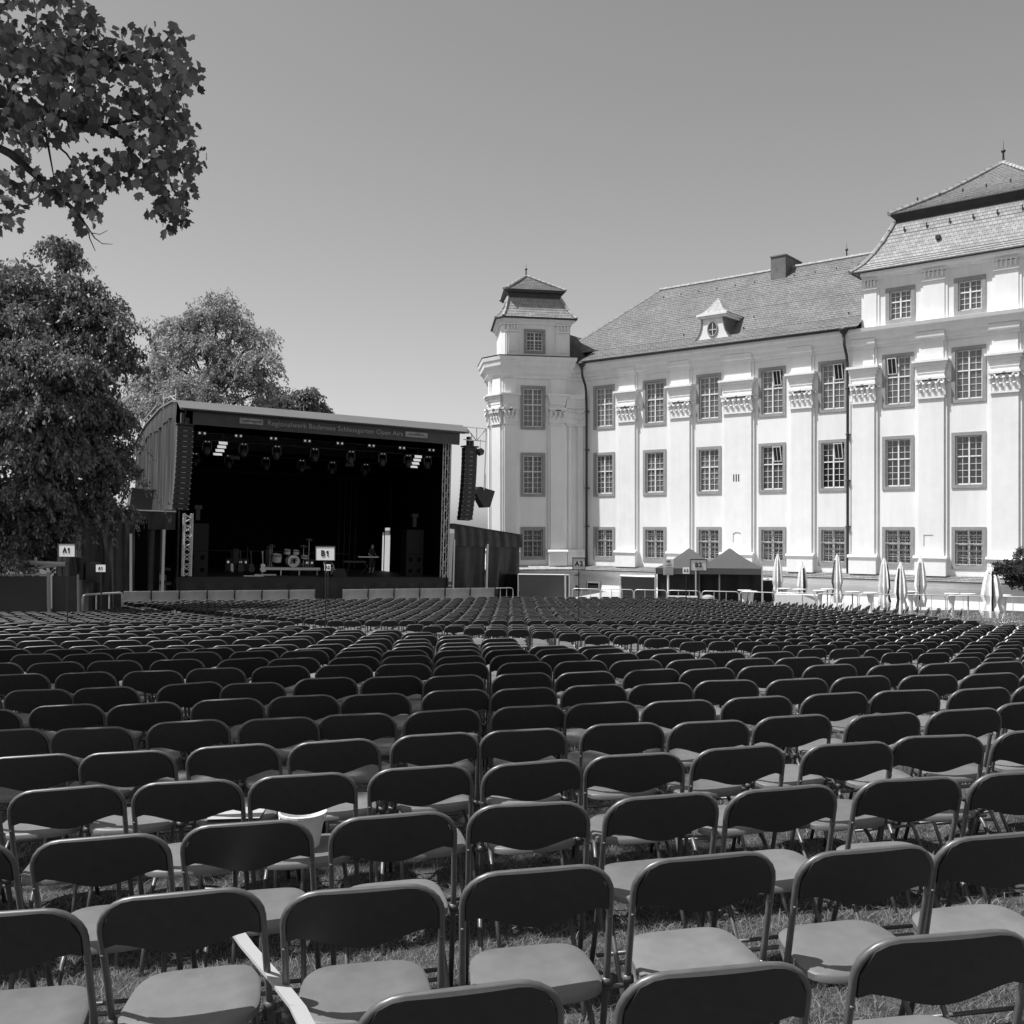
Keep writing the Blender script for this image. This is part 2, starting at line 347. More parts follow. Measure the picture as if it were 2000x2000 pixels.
# ------------------------------------------------------------------ folding chairs
CW = 1.065
def chair_paths():
    a = Vector((0, -.062, .42)); b = Vector((0, -.170, .795)); d = (b - a)
    def on(x, t): return (x, a.y + d.y * t, a.z + d.z * t)
    top = []
    r = .095
    L = d.length
    for k in range(0, 7):
        th = math.pi / 2 * k / 6
        top.append(on(.214 - r + r * math.cos(th), 1 - (r - r * math.sin(th)) / L))
    right = [(.214, .105, .008), (.214, .012, .225), on(.214, 0), on(.214, .5)] + top
    right = [(x * CW, y, z) for x, y, z in right]
    left = [(-x, y, z) for x, y, z in reversed(right)]
    return right + left, on, L
def shell_panel(n=10, thick=.012, low=False):
    path, on, L = chair_paths()
    mb = MB(); cols = []
    on0 = on; on = lambda x, t: (x * CW, *on0(x, t)[1:])
    N = 4 if low else n
    for i in range(N + 1):
        x = -.205 + .41 * i / N; u = abs(x) / .205
        # top edge follows the tube's rounded corners
        rr = .09; ex = max(0, abs(x) - (.205 - rr)); top = 1 + .006 / L - (rr - math.sqrt(max(0, rr * rr - ex * ex))) / L
        bot = 1 - (.138 + .044 * (math.cos(math.pi * min(1, u / .93)) * .5 + .5)) / L
        if u > .95: bot = 1 - .150 / L
        bow = -.018 * (1 - u * u)
        rows = 1 if low else 3
        cols.append([(x * CW, on(x, top + (bot - top) * j / rows)[1] + bow, on(x, top + (bot - top) * j / rows)[2]) for j in range(rows + 1)])
    m = len(cols[0]); vs = []; 
    for dy in (-thick, thick):
        for c in cols: vs += [(x, y + dy, z) for x, y, z in c]
    K = (N + 1) * m; fs = []
    for i in range(N):
        for j in range(m - 1):
            q = (i * m + j, (i + 1) * m + j, (i + 1) * m + j + 1, i * m + j + 1)
            fs.append(q); fs.append(tuple(K + k for k in reversed(q)))
    rim = [i * m for i in range(N + 1)] + [N * m + j for j in range(1, m)] + [i * m + m - 1 for i in range(N - 1, -1, -1)] + [j for j in range(m - 2, 0, -1)]
    for k in range(len(rim)):
        p, q = rim[k], rim[(k + 1) % len(rim)]; fs.append((p, p + K, q + K, q))
    return mb.add(vs, fs)
def seat_panel(low=False):
    mb = MB(); n = 12 if low else 32; rings = []
    def outline(s, z, dz=0):
        out = []
        for k in range(n):
            t = 2 * math.pi * k / n + math.pi / n; e = .5
            cx, cy = math.cos(t), math.sin(t)
            x = math.copysign(abs(cx) ** e, cx) * .198; y = math.copysign(abs(cy) ** e, cy) * .172
            x *= 1 - .07 * (y / .172)
            yy = -.012 + y * s
            out.append((x * s, yy, z + .012 * (yy / .2) - .006 * (1 - (x / .2) ** 2) + dz))
        return out
    rings = [outline(.9, .405), outline(1.0, .412), outline(1.0, .432), outline(.95, .440), outline(.6, .437)] if not low else [outline(1, .41), outline(1, .437)]
    return mb.loft(rings)
def chair_meshes():
    path, on, L = chair_paths()
    fr = MB().tube(path, .0108, 10)
    for sx in (-1, 1):      # ganging brackets and rivets on the tube
        fr.box(sx * .228 - .016, sx * .228 + .016, -.072, -.042, .385, .41)
        fr.box(sx * .228 - .006, sx * .228 + .006, on(0, .55)[1] - .0145, on(0, .55)[1], on(0, .55)[2] - .004, on(0, .55)[2] + .004)
    fr.tube([(-.21, .06, .11), (.21, .06, .11)], .008, 6)
    rear = {}
    for sx in (-1, 1):
        rear[sx] = MB().tube([(sx * .165, .11, .395), (sx * .178, -.02, .30), (sx * .185, -.13, .16), (sx * .19, -.235, .008)], .010, 8)
        rear[sx].tube([(sx * .165, .11, .400), (sx * .17, -.10, .395)], .009, 6)
    cb = MB().tube([(-.185, -.13, .16), (.185, -.13, .16)], .008, 6)
    gang = MB().tube([(.228, -.055, .375), (.285, -.057, .378)], .008, 6)
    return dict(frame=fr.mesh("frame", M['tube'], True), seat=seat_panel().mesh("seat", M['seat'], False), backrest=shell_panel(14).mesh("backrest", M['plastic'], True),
                legL=rear[-1].mesh("leg", M['tube'], True), legR=rear[1].mesh("leg", M['tube'], True), bar=cb.mesh("stretcher", M['tube'], True), gang=gang.mesh("link_bar", M['tube'], True))
CM = chair_meshes()
for k in ('seat', 'backrest'):
    b = bmesh.new(); b.from_mesh(CM[k]); bmesh.ops.recalc_face_normals(b, faces=b.faces)
    for f in b.faces: f.smooth = True
    for e in b.edges:
        if len(e.link_faces) == 2 and e.calc_face_angle(0) > R(50): e.smooth = False
    b.to_mesh(CM[k]); b.free()
def make_chair(full=True):
    t = bpy.data.objects.new("folding_chair", None); C.objects.link(t); t.empty_display_size = .2
    link("frame", CM['frame'], t); link("seat", CM['seat'], t); link("backrest", CM['backrest'], t)
    if full:
        link("leg", CM['legL'], t); link("leg", CM['legR'], t); link("stretcher", CM['bar'], t); link("link_bar", CM['gang'], t)
    return t
def low_chair():
    """numpy arrays of a light chair for the far mass: verts, faces, material index"""
    path, on, L = chair_paths(); parts = []
    sel = [path[k] for k in (0, 2, 4, 6, 8, 10)] + [path[k] for k in (11, 13, 15, 17, 19, 21)]
    parts.append((MB().tube(sel, .0125, 5, cap=False), 0)); parts.append((shell_panel(low=True), 1)); parts.append((seat_panel(True), 2))
    l = MB()
    for sx in (-1, 1): l.tube([(sx * .165, .11, .395), (sx * .19, -.235, .0)], .011, 3, cap=False)
    parts.append((l, 0))
    V, F, MI = [], [], []
    for mb, mi in parts:
        o = len(V); V += mb.v
        for f in mb.f: F.append([o + k for k in f]); MI.append(mi)
    return np.array(V), F, MI
def aisle(z): return 5.6 - .80 * (z - 12.8)
chairs = []        # (x, y, yaw, row key, block)
jr = random.Random(11)
def put(x, y, yaw, row, blk):
    j = min(1, y / 9)
    x -= .17 * math.sin(yaw); y += .17 * math.cos(yaw)
    chairs.append((x + jr.gauss(0, .014) * (.2 + j), y + jr.gauss(0, .028) * (.4 + j), yaw + jr.gauss(0, R(1.5 + 1.3 * min(1, max(0, y - 3.5)))), row, blk))
# near block: straight columns, rows swung 9 degrees
for x in (-.085, .49, 1.08): put(x, 2.23 + .15 * (x - .1), R(9), 0, 'near')
for r in range(1, 29):
    y0 = 2.2 + .755 * r; sh = 0 if r < 8 else .055 * (r - 8)
    for c in range(-26, 16):
        x = .10 + {1: .512, 2: .506, 3: .498, 4: .494}.get(r, .489) * c - sh + {2: -.025}.get(r, 0); y = y0 + .15 * (x - .1) * (1 if y0 < 12 else .5)
        if x < -.545 * y - .7 or x > .545 * y + 1.7 or y > edge(x) + .15: continue
        put(x, y, R(9), r, 'near')
# block right of the diagonal aisle
for r in range(0, 13):
    y = 13.2 + .88 * r
    for c in range(-16, 38):
        x = .14 + .492 * c
        if x < aisle(y) + .55 or x > .545 * y + 1.6: continue
        put(x, y, R(6), 100 + r, 'right')
# far block before the stage and the tents
for r in range(0, 22):
    y = 26.9 + .80 * r
    for c in range(-40, 28):
        x = .14 + .495 * c
        lim = 41.9 + .198 * (x + 16.5) - 1.1
        if x < aisle(y) + .55 or y > lim or x > 12.6 - max(0, (y - 31) * .38) or abs(x) > .56 * y: continue
        put(x, y, R(8), 200 + r, 'far')
# far left block
for r in range(0, 16):
    y = 25.9 + .82 * r
    for c in range(-44, -2):
        x = .02 + .495 * c
        if x > aisle(y) - .75 or x < -.53 * y - .5 or y > 38.2 or (y > 32.8 and x < -14.6): continue
        put(x, y, R(4), 300 + r, 'left')
# side rows turned towards the stage near the tents
for r in range(4):
    for k in range(34):
        t = k / 33
        x = 6.0 + 9.0 * t + r * .35; y = 41.2 - 8.2 * t + r * .75
        if x > .54 * y: continue
        put(x, y, R(62), 400 + r, 'side')
def vis(c):  # size in the picture
    return c[1]
chairs.sort(key=vis)
IND = [c for c in chairs if abs(c[0]) < .545 * c[1] + .3][:298]
inds = set(id(c) for c in IND)
MASS = [c for c in chairs if id(c) not in inds]
proto = make_chair(True)
ORD = ["nearest", "second", "third", "fourth", "fifth", "sixth", "seventh", "eighth", "ninth", "tenth", "eleventh", "twelfth", "thirteenth", "fourteenth", "fifteenth", "sixteenth", "seventeenth", "eighteenth", "nineteenth", "twentieth", "twenty-first", "twenty-second", "twenty-third"]
ordn = lambda k: ["first"] + ORD[1:] if False else (["first"] + ORD[1:])[k] if k < len(ORD) else "%dth" % (k + 1)
rows = {}
for c in IND: rows.setdefault((c[4], c[3]), []).append(c)
first = True; CH = {}
for key in sorted(rows, key=lambda k: (k[0], k[1])):
    rr = sorted(rows[key], key=lambda c: c[0])
    rr_vis = [c for c in rr if abs(c[0]) < .52 * c[1] + .24]
    for i, c in enumerate(rr):
        blk, rw = key
        o = proto if first else copy_tree(proto); first = False
        o.location = (c[0], c[1], gz(c[0], c[1])); o.rotation_euler = (R(jr.gauss(0, .5)), R(jr.gauss(-1.2, .5)), c[2])
        k = rr.index(c)
        if blk == 'near':
            rowname = "row nearest the viewer" if rw == 0 else "%s row from the viewer" % ORD[rw]
        else:
            rowname = "%s row beyond the diagonal aisle" % (["first"] + ORD[1:])[rw - 100]
        tag(o, "dark folding chair, %s from left in the %s" % (ordn(k), rowname), "chair", "folding chairs set out in rows on the lawn")
        CH[(rw, round((c[0] - .1) / .487))] = o
LV, LF, LM = low_chair()
nv = len(LV); allV = []; 
fq = [f for f in LF if len(f) == 4]; fo = [f for f in LF if len(f) != 4]
for c in MASS:
    ca, sa = math.cos(c[2]), math.sin(c[2])
    V = LV @ np.array([[ca, sa, 0], [-sa, ca, 0], [0, 0, 1]]); tl = jr.gauss(0, .012)
    V[:, 2] += V[:, 0] * tl
    allV.append(V + [c[0], c[1], gz(c[0], c[1])])
n = len(MASS)
allV = np.concatenate(allV)
lens = np.array([len(f) for f in LF]); flat = np.concatenate([np.array(f) for f in LF])
me = bpy.data.meshes.new("folding_chairs"); me.vertices.add(len(allV)); me.vertices.foreach_set("co", allV.astype(np.float32).ravel())
loops = (flat[None, :] + (np.arange(n) * nv)[:, None]).ravel().astype(np.int32)
me.loops.add(len(loops)); me.loops.foreach_set("vertex_index", loops)
starts1 = np.concatenate([[0], np.cumsum(lens)[:-1]])
me.polygons.add(n * len(LF)); me.polygons.foreach_set("loop_start", (starts1[None, :] + (np.arange(n) * len(flat))[:, None]).ravel().astype(np.int32))
me.polygons.foreach_set("material_index", np.tile(np.array(LM), n).astype(np.int32))
me.update(calc_edges=True); me.validate()
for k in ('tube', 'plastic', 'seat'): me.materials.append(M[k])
me.shade_flat()
tag(link("folding_chairs", me), "mass of dark folding chairs in rows further down the lawn", "chairs", None, "stuff")
print("chairs", len(IND), len(MASS))

# ------------------------------------------------------------------ palace (local x along the facade, local -y towards the viewer)
P0 = Vector((4.603, 62.0, 0)); UA = math.atan2(-.627, .779)
pal = empty("palace", "white baroque palace with tiled roofs, pilasters and a corner tower beyond the chairs", "building", P0, UA)
MP = Matrix.Translation(P0) @ Matrix.Rotation(UA, 4, 'Z'); MPi = MP.inverted()
COLS = [1.42, 5.02, 8.60, 12.45, 15.85, 19.20, 22.55, 25.9]
ROWS = [(7.85, 10.58), (3.68, 6.42), (-.26, 1.80)]
WO = 1.57; BT = .17
def grid_wall(xb, zb, hole, y=0):
    mb = MB()
    xb = sorted(set(round(v, 4) for v in xb)); zb = sorted(set(round(v, 4) for v in zb))
    for i in range(len(xb) - 1):
        for j in range(len(zb) - 1):
            if hole((xb[i] + xb[i + 1]) / 2, (zb[j] + zb[j + 1]) / 2): continue
            mb.add([(xb[i], y, zb[j]), (xb[i + 1], y, zb[j]), (xb[i + 1], y, zb[j + 1]), (xb[i], y, zb[j + 1])], [(0, 1, 2, 3)])
    return mb
holes = [(s - WO / 2 + BT, s + WO / 2 - BT, a + BT, b - BT) for s in COLS for a, b in ROWS]
PW = [(19.31, 12.13, 13.95), (22.6, 12.13, 13.95), (25.9, 12.13, 13.95)]; PWO = 1.45
holes_p = [(s - PWO / 2 + .19, s + PWO / 2 - .19, a + .19, b - .19) for s, a, b in PW]
inh = lambda H_: (lambda x, z: any(a < x < b and c < z < d for a, b, c, d in H_))
xb = [0, 40] + [v for h in holes for v in h[:2]]; zb = [-.7, 12.0] + [v for h in holes for v in h[2:]]
wl = grid_wall(xb, zb, inh(holes))
xb = [17.44, 27.8] + [v for h in holes_p for v in h[:2]]; zb = [12.0, 14.9] + [v for h in holes_p for v in h[2:]]
w2 = grid_wall(xb, zb, inh(holes_p)); wl.add(w2.v, w2.f)
wl.box(0, 40, 13, 13.2, -2.3, 12); wl.add([(40, 0, -2.3), (40, 13.2, -2.3), (40, 13.2, 12), (40, 0, 12)], [(0, 1, 2, 3)])
wl.add([(17.44, 0, 11.9), (17.44, 13, 11.9), (17.44, 13, 14.9), (17.44, 0, 14.9)], [(0, 3, 2, 1)])
wl.add([(27.8, 0, 11.9), (27.8, 13, 11.9), (27.8, 13, 14.9), (27.8, 0, 14.9)], [(0, 1, 2, 3)])
wl.build("wall", M['wall'], pal, fixn=False)
# basement: tiled ledge, moulding, battered wall
ld = MB(); bsm = MB()
y0, z0 = -.02, -.58
def saw(mb, A, B, n, x0, x1, lift=.03, uvw=None):
    """tile courses from the eave point A=(y,z) up to B, each course a small step"""
    for i in range(n):
        ya, za = A[0] + (B[0] - A[0]) * i / n, A[1] + (B[1] - A[1]) * i / n
        yb, zb_ = A[0] + (B[0] - A[0]) * (i + 1) / n, A[1] + (B[1] - A[1]) * (i + 1) / n
        xa0, xa1 = (x0(i / n), x1(i / n)) if callable(x0) else (x0, x1)
        xb0, xb1 = (x0((i + 1) / n), x1((i + 1) / n)) if callable(x0) else (x0, x1)
        L_ = math.hypot(B[0] - A[0], B[1] - A[1]); u0, u1 = L_ * i / n, L_ * (i + 1) / n
        mb.add([(xa0, ya, za + lift), (xa1, ya, za + lift), (xb1, yb, zb_), (xb0, yb, zb_), (xa0, ya, za - .01), (xa1, ya, za - .01)],
               [(0, 1, 2, 3), (4, 5, 1, 0)], uvs=[[(xa0, u0), (xa1, u0), (xb1, u1), (xb0, u1)], [(xa0, u0), (xa1, u0), (xa1, u0), (xa0, u0)]])
saw(ld, (-.85, -.86), (-.02, -.60), 4, -.2, 40, .035)
ld.build("ledge_tiles", M['roof2'], pal, fixn=False)
bsm.extr([(-.80, -.90), (-.80, -.98), (-.70, -1.02), (-.62, -1.15), (-.45, -1.22), (-.42, -1.34), (0, -1.34), (0, -.90)], -.2, 40)
bsm.add([(-.2, -.40, -1.34), (40, -.40, -1.34), (40, -.62, -2.4), (-.2, -.62, -2.4)], [(3, 2, 1, 0)])
bsm.build("basement_wall", M['wall'], pal)
# cornices
cor = MB()
CP = [(0, 10.98), (-.10, 11.0), (-.12, 11.14), (-.26, 11.20), (-.28, 11.38), (-.50, 11.50), (-.54, 11.72), (-.62, 11.80), (-.66, 11.97), (0, 11.99)]
cor.extr(CP, .1, 40)
cor.extr([(0, 14.50), (-.10, 14.52), (-.14, 14.62), (-.34, 14.72), (-.38, 14.84), (0, 14.86)], 17.40, 27.84)
PIL = [(2.60, 3.75), (6.20, 7.45), (9.65, 11.30), (13.60, 14.75), (16.95, 18.07), (20.25, 21.45), (23.60, 24.78), (26.9, 28.1)]
for a, b in PIL: cor.extr([(-.24, 10.975), (-.26, 11.13), (-.40, 11.19), (-.42, 11.36), (-.46, 11.44), (0, 11.44), (0, 10.975)], a - .08, b + .08)
cor.build("cornice", M['trim'], pal)
gt = MB().tube([(.1, -.74, 12.03), (17.3, -.74, 12.03)], .085, 8)
gt.tube([(17.05, -.46, 14.9), (28.1, -.46, 14.9)], .06, 6)
gt.build("gutter", M['metal_d'], pal, True)
def downpipe(s, z1=12.0):
    p = MB().lathe([(.07, -.35), (.10, -.2), (.24, 0), (.26, .12)], 12, c=(s, -.70, z1 - .05))
    p.tube([(s, -.70, z1 - .3), (s, -.62, z1 - .8), (s + .02, -.35, z1 - 1.3), (s + .02, -.24, z1 - 1.7), (s + .02, -.20, z1 - 3), (s + .02, -.20, -.6)], .075, 8)
    for z in (9, 6.6, 4.2, 1.8): p.box(s - .08, s + .12, -.28, 0, z, z + .05)
    return p.build("downpipe", M['metal_d'], pal, True)
downpipe(16.68); downpipe(.22, 11.95)
# pilasters
def leaf_shape(mb, x, y, z, wd, h, out):
    """an acanthus leaf: curls outwards at the tip"""
    pr = [(0, 0), (-.02, h * .5), (-out * .6, h * .85), (-out, h), (-out * 1.15, h * .86)]
    for k in range(len(pr) - 1):
        (ya, za), (yb, zb_) = pr[k], pr[k + 1]; wa = wd * (1 - .12 * k); wb = wd * (1 - .12 * (k + 1))
        mb.add([(x - wa / 2, y + ya, z + za), (x, y + ya - .03, z + za), (x + wa / 2, y + ya, z + za), (x + wb / 2, y + yb, z + zb_), (x, y + yb - .03, z + zb_), (x - wb / 2, y + yb, z + zb_)],
               [(0, 1, 4, 5), (1, 2, 3, 4), (5, 4, 1, 0), (4, 3, 2, 1)])
def volute(mb, x, y, z, r, mir=1, t=.06):
    pts = []
    for k in range(15):
        th = k / 14 * 2.2 * math.pi; q = r * (1 - .8 * k / 14); pts.append((x + mir * q * math.cos(th), y, z + q * math.sin(th)))
    mb.tube(pts, [t * (1 - .5 * k / 14) for k in range(15)], 5)
def capital(a, b, z, h, proj, big=True):
    w_ = b - a; mb = MB(); mb.box(a, b, -proj - .03, 0, z, z + h * .82)
    mb.box(a - .05, b + .05, -proj - .08, 0, z - .05, z + .03)
    n_ = max(3, round(w_ / .32)) if big else max(4, round(w_ / .2))
    if big:
        for k in range(n_):
            leaf_shape(mb, a + w_ * (k + .5) / n_, -proj - .03, z + .04, w_ / n_ * .8, h * .40, .12)
        for k in range(n_ + 1):
            leaf_shape(mb, a + w_ * k / n_, -proj - .03, z + .08, w_ / n_ * .7, h * .66, .17)
        volute(mb, a + .06, -proj - .16, z + h * .74, .16, 1); volute(mb, b - .06, -proj - .16, z + h * .74, .16, -1)
        volute(mb, b + .07, -proj * .4, z + h * .74, .12, 1)
        for q in (-.12, .12): volute(mb, (a + b) / 2 + q, -proj - .13, z + h * .72, .09, 1 if q > 0 else -1, .04)
        mb.box(a - .12, b + .12, -proj - .22, 0, z + h * .88, z + h)
        mb.lathe([(.02, 0), (.08, .05), (.05, .12), (.01, .16)], 8, c=((a + b) / 2, -proj - .22, z + h * .88))
    else:
        for k in range(n_): mb.tube([(a + w_ * (k + .5) / n_, -proj - .05, z + h * .18), (a + w_ * (k + .5) / n_, -proj - .10, z + h * .55), (a + w_ * (k + .5) / n_, -proj - .05, z + h * .9)], .05, 5)
        mb.box(a - .06, b + .06, -proj - .1, 0, z + h * .9, z + h)
    return mb
def pilaster(a, b, xf=None, par=pal, z_lo=-.62, proj=.20):
    f_ = lambda mb, nm, m_=M['trim'], sm=False: (setattr(mb, 'v', [tuple(xf @ Vector(p)) for p in mb.v]) if xf is not None else None, mb.build(nm, m_, par_, sm))[1]
    par_ = par
    sh = MB().box(a, b, -proj, 0, .36, 8.15).box(a - .13, a - .002, -proj * .55, 0, .36, 8.15).box(b + .002, b + .13, -proj * .55, 0, .36, 8.15)
    sh.box(a + .02, b - .02, -proj + .02, 0, 10.06, 11.0).box(a - .1, a + .018, -proj * .5, 0, 10.06, 11.0).box(b - .018, b + .1, -proj * .5, 0, 10.06, 11.0)
    p = f_(sh, "pilaster"); par_ = p
    bs = MB().box(a - .14, b + .14, -proj - .20, 0, z_lo, .20)
    bs.extr([(0, .20), (-proj - .24, .20), (-proj - .28, .26), (-proj - .24, .33), (-proj - .12, .37), (0, .37)], a - .2, b + .2)
    f_(bs, "base")
    f_(capital(a, b, 8.2, 1.0, proj), "capital")
    im = MB()
    for k, (zz, o) in enumerate([(9.22, .03), (9.42, .07), (9.62, .12), (9.78, .17), (9.94, .26)]):
        im.box(a - o, b + o, -proj - o, 0, zz, [9.42, 9.62, 9.78, 9.94, 10.06][k] - .001)
    f_(im, "impost")
    return p
for a, b in PIL: pilaster(a, b)
for a, b in [(17.5, 18.15), (20.45, 21.46), (23.74, 24.76), (27.05, 27.75)]:
    p = MB().box(a, b, -.10, 0, 12.06, 14.05).box(b + .002, b + .13, -.055, 0, 12.06, 14.5).box(a - .13, a - .002, -.055, 0, 12.06, 14.5).build("upper_pilaster", M['trim'], pal)
    capital(a, b, 14.05, .46, .10, False).build("capital", M['trim'], p)
dn = MB()
for k in range(3): dn.box(10.22 + .15 * k, 10.28 + .15 * k, -.212, -.19, 4.35, 4.75)
dn.build("vent_slots", M['ink'], pal)
nb = MB()
nb.box(10.2, 10.23, -.215, -.2, .95, 1.4); nb.tube([(10.2, -.21, 1.4), (10.3, -.21, 1.47), (10.45, -.21, 1.5), (10.6, -.21, 1.47), (10.68, -.21, 1.42)], .018, 4)
nb.box(20.5, 20.53, -.215, -.2, .85, 1.4).box(20.5, 20.95, -.215, -.2, 1.38, 1.41)
nb.build("blind_niche", M['stone'], pal)
# windows
def surround(wo, h, bt, dp=.22):
    mb = MB(); a = wo / 2
    for x0, x1, z0_, z1_ in ((-a, -a + bt, 0, h), (a - bt, a, 0, h), (-a + bt, a - bt, 0, bt), (-a + bt, a - bt, h - bt, h)):
        mb.box(x0, x1, -.05, .02, z0_, z1_)
    i = a - bt; mb.box(-i - .02, -i, .0, dp + .1, bt, h - bt).box(i, i + .02, .0, dp + .1, bt, h - bt).box(-i, i, 0, dp + .1, h - bt, h - bt + .02).box(-i, i, -.02, dp + .1, bt - .02, bt)
    return mb.mesh("window", M['stone'])
def sash(wo, h, bt, rows_hi, rows_lo, split, y=.12):
    mb = MB(); i = wo / 2 - bt; lo, hi = bt, h - bt; zt = lo + (hi - lo) * split; g = .022
    mb.box(-i, -i + .06, y - .03, y + .03, lo, hi).box(i - .06, i, y - .03, y + .03, lo, hi).box(-i + .06, i - .06, y - .03, y + .03, lo, lo + .07).box(-i + .06, i - .06, y - .03, y + .03, hi - .06, hi)
    mb.box(-.035, .035, y - .05, y + .02, lo + .07, hi - .06)
    mb.box(-i + .06, -.05, y - .045, y + .02, zt - .03, zt + .03).box(.05, i - .06, y - .045, y + .02, zt - .03, zt + .03)
    for sgn in (-1, 1):
        xm = sgn * (i - .06 + .05) / 2
        mb.box(xm - g / 2, xm + g / 2, y - .015, y + .012, lo + .07, zt - .045).box(xm - g / 2, xm + g / 2, y - .015, y + .012, zt + .045, hi - .06)
        xa, xb_ = (.05, i - .06) if sgn > 0 else (-i + .06, -.05)
        for z0_, z1_, nr in ((lo + .07, zt - .045, rows_lo), (zt + .045, hi - .06, rows_hi)):
            for k in range(1, nr):
                zz = z0_ + (z1_ - z0_) * k / nr; mb.box(xa, xb_, y - .013, y + .010, zz - g / 2, zz + g / 2)
    return mb.mesh("sash", M['sash'])
def pane(wo, h, bt, m, y=.135):
    i = wo / 2 - bt; mb = MB(); mb.box(-i, i, y, y + .01, bt, h - bt); return mb.mesh("pane", m)
def grille(wo, h, bt):
    mb = MB(); i = wo / 2 - bt; lo, hi = bt, h - bt; y = .02
    nx_, nz_ = 6, 7
    for k in range(nx_ + 1):
        x = -i + 2 * i * k / nx_; mb.tube([(x, y, lo), (x, y, hi)], .007, 4)
    for k in range(nz_ + 1):
        z = lo + (hi - lo) * k / nz_; mb.tube([(-i, y, z), (i, y, z)], .007, 4)
    for a_ in range(nx_):
        for b_ in range(nz_):
            cx, cz = -i + 2 * i * (a_ + .5) / nx_, lo + (hi - lo) * (b_ + .5) / nz_
            mb.tube([(cx + .062 * math.cos(t) * (1 if b_ % 2 else .8), y - .015, cz + .11 * math.sin(t)) for t in [2 * math.pi * q / 8 for q in range(8)]], .006, 4, closed=True)
    for k in range(12):   # twisted centre bar and transom
        z = lo + (hi - lo) * k / 12; mb.tube([(-.03, y - .04, z), (.03, y - .04, z + (hi - lo) / 12)], .028, 5)
    for k in range(10):
        x = -i + 2 * i * k / 10
        for zz in (lo + .05, lo + (hi - lo) * .62): mb.tube([(x, y - .04, zz - .02), (x + 2 * i / 10, y - .04, zz + .02)], .026, 5)
    return mb.mesh("grille", M['grille'])
HT = ROWS[0][1] - ROWS[0][0]; HG = ROWS[2][1] - ROWS[2][0]
WM = dict(s=surround(WO, HT, BT), sash=sash(WO, HT, BT, 3, 4, .58), gs=surround(WO, HG, BT), gsash=sash(WO, HG, BT, 2, 3, .6, .16), grille=grille(WO, HG, BT), ps=surround(PWO, 1.82, .19), psash=sash(PWO, 1.82, .19, 2, 3, .62))
PN = {k: pane(WO, HT, BT, M[k]) for k in ('glass_a', 'glass_b', 'glass_c')}; PG = pane(WO, HG, BT, M['glass_b'], .18); PPn = pane(PWO, 1.82, .19, M['glass_a'])
def window(kind, loc, rz=0, glass='glass_a', par=pal):
    if kind == 'tall': ms, ss, pn = WM['s'], WM['sash'], PN[glass]
    elif kind == 'ground': ms, ss, pn = WM['gs'], WM['gsash'], PG
    else: ms, ss, pn = WM['ps'], WM['psash'], PPn
    o = link("window", ms, par, loc, (0, 0, rz)); link("sash", ss, o); link("pane", pn, o)
    if kind == 'ground': link("grille", WM['grille'], o)
    return o
GL = [['glass_a', 'glass_c'], ['glass_c', 'glass_c'], ['glass_a', 'glass_c'], ['glass_a', 'glass_a'], ['glass_a', 'glass_b'], ['glass_a', 'glass_b'], ['glass_a', 'glass_b'], ['glass_a', 'glass_b']]
for i, s in enumerate(COLS):
    window('tall', (s, 0, ROWS[0][0]), 0, GL[i][0]); window('tall', (s, 0, ROWS[1][0]), 0, GL[i][1]); window('ground', (s, 0, ROWS[2][0]))
for s, a, b in PW: window('pav', (s, 0, a))
for (ci, ri, sd_) in ((3, 0, 1), (4, 0, 1), (3, 1, 1), (4, 1, 1), (5, 0, -1)):      # top lights standing open at a tilt
    z_ = ROWS[ri][0]; x0, x1 = (.06, .52) if sd_ > 0 else (-.52, -.06); q = MB(); Mx = Matrix.Translation((COLS[ci], .08, z_ + 1.70)) @ Matrix.Rotation(R(14), 4, 'X')
    q.box(x0, x0 + .045, -.02, .02, 0, .84, Mx).box(x1 - .045, x1, -.02, .02, 0, .84, Mx).box(x0 + .045, x1 - .045, -.02, .02, 0, .045, Mx).box(x0 + .045, x1 - .045, -.02, .02, .795, .84, Mx).box((x0 + x1) / 2 - .012, (x0 + x1) / 2 + .012, -.01, .01, .045, .795, Mx)
    o = q.build("open_light", M['sash'], pal); MB().box(x0 + .045, x1 - .045, -.003, .003, .045, .795, Mx).build("pane", M['glass_b'], o)
# black backing sheet inside the palace in place of dark rooms
MB().box(.3, 39.5, .6, .7, -.6, 11.9).box(17.6, 27.6, .6, .7, 12, 14.6).build("dark_backing", M['black'], pal)
# cellar window
cw = link("cellar_window", surround(1.0, .55, .1, .1), pal, (1.0, -.56, -2.12)); MB().box(-.4, .4, .0, .02, .1, .45).build("pane", M['glass_b'], cw)
# main roof
RY, RZ = 6.5, 17.62
mr = MB()
KN = (.75, 12.92)           # where the flared foot meets the steep slope
hipx = lambda y: -4.0 + (1.6 + 4.0) * max(0, min(1, (y + .8) / (RY + .8)))
yA, yB, yC = -.84, KN[0], RY
saw(mr, (yA, 12.06), KN, 7, lambda t: .15 if hipx(yA + (yB - yA) * t) < .15 else hipx(yA + (yB - yA) * t), lambda t: 17.44, .035)
nm = 30
saw(mr, KN, (RY, RZ), nm, lambda t: hipx(yB + (yC - yB) * t), lambda t: 17.44 + 0 * t, .035)
saw(mr, KN, (RY, RZ), nm, lambda t: 27.8, lambda t: 40, .035); saw(mr, (yA, 12.06), KN, 7, lambda t: 27.8, lambda t: 40, .035)
mr.add([(-4.0, 13.0, 12.1), (hipx(yB), yB, KN[1]), (1.6, RY, RZ)], [(0, 1, 2)], uvs=[[(0, 0), (6, 0), (3, 8)]])
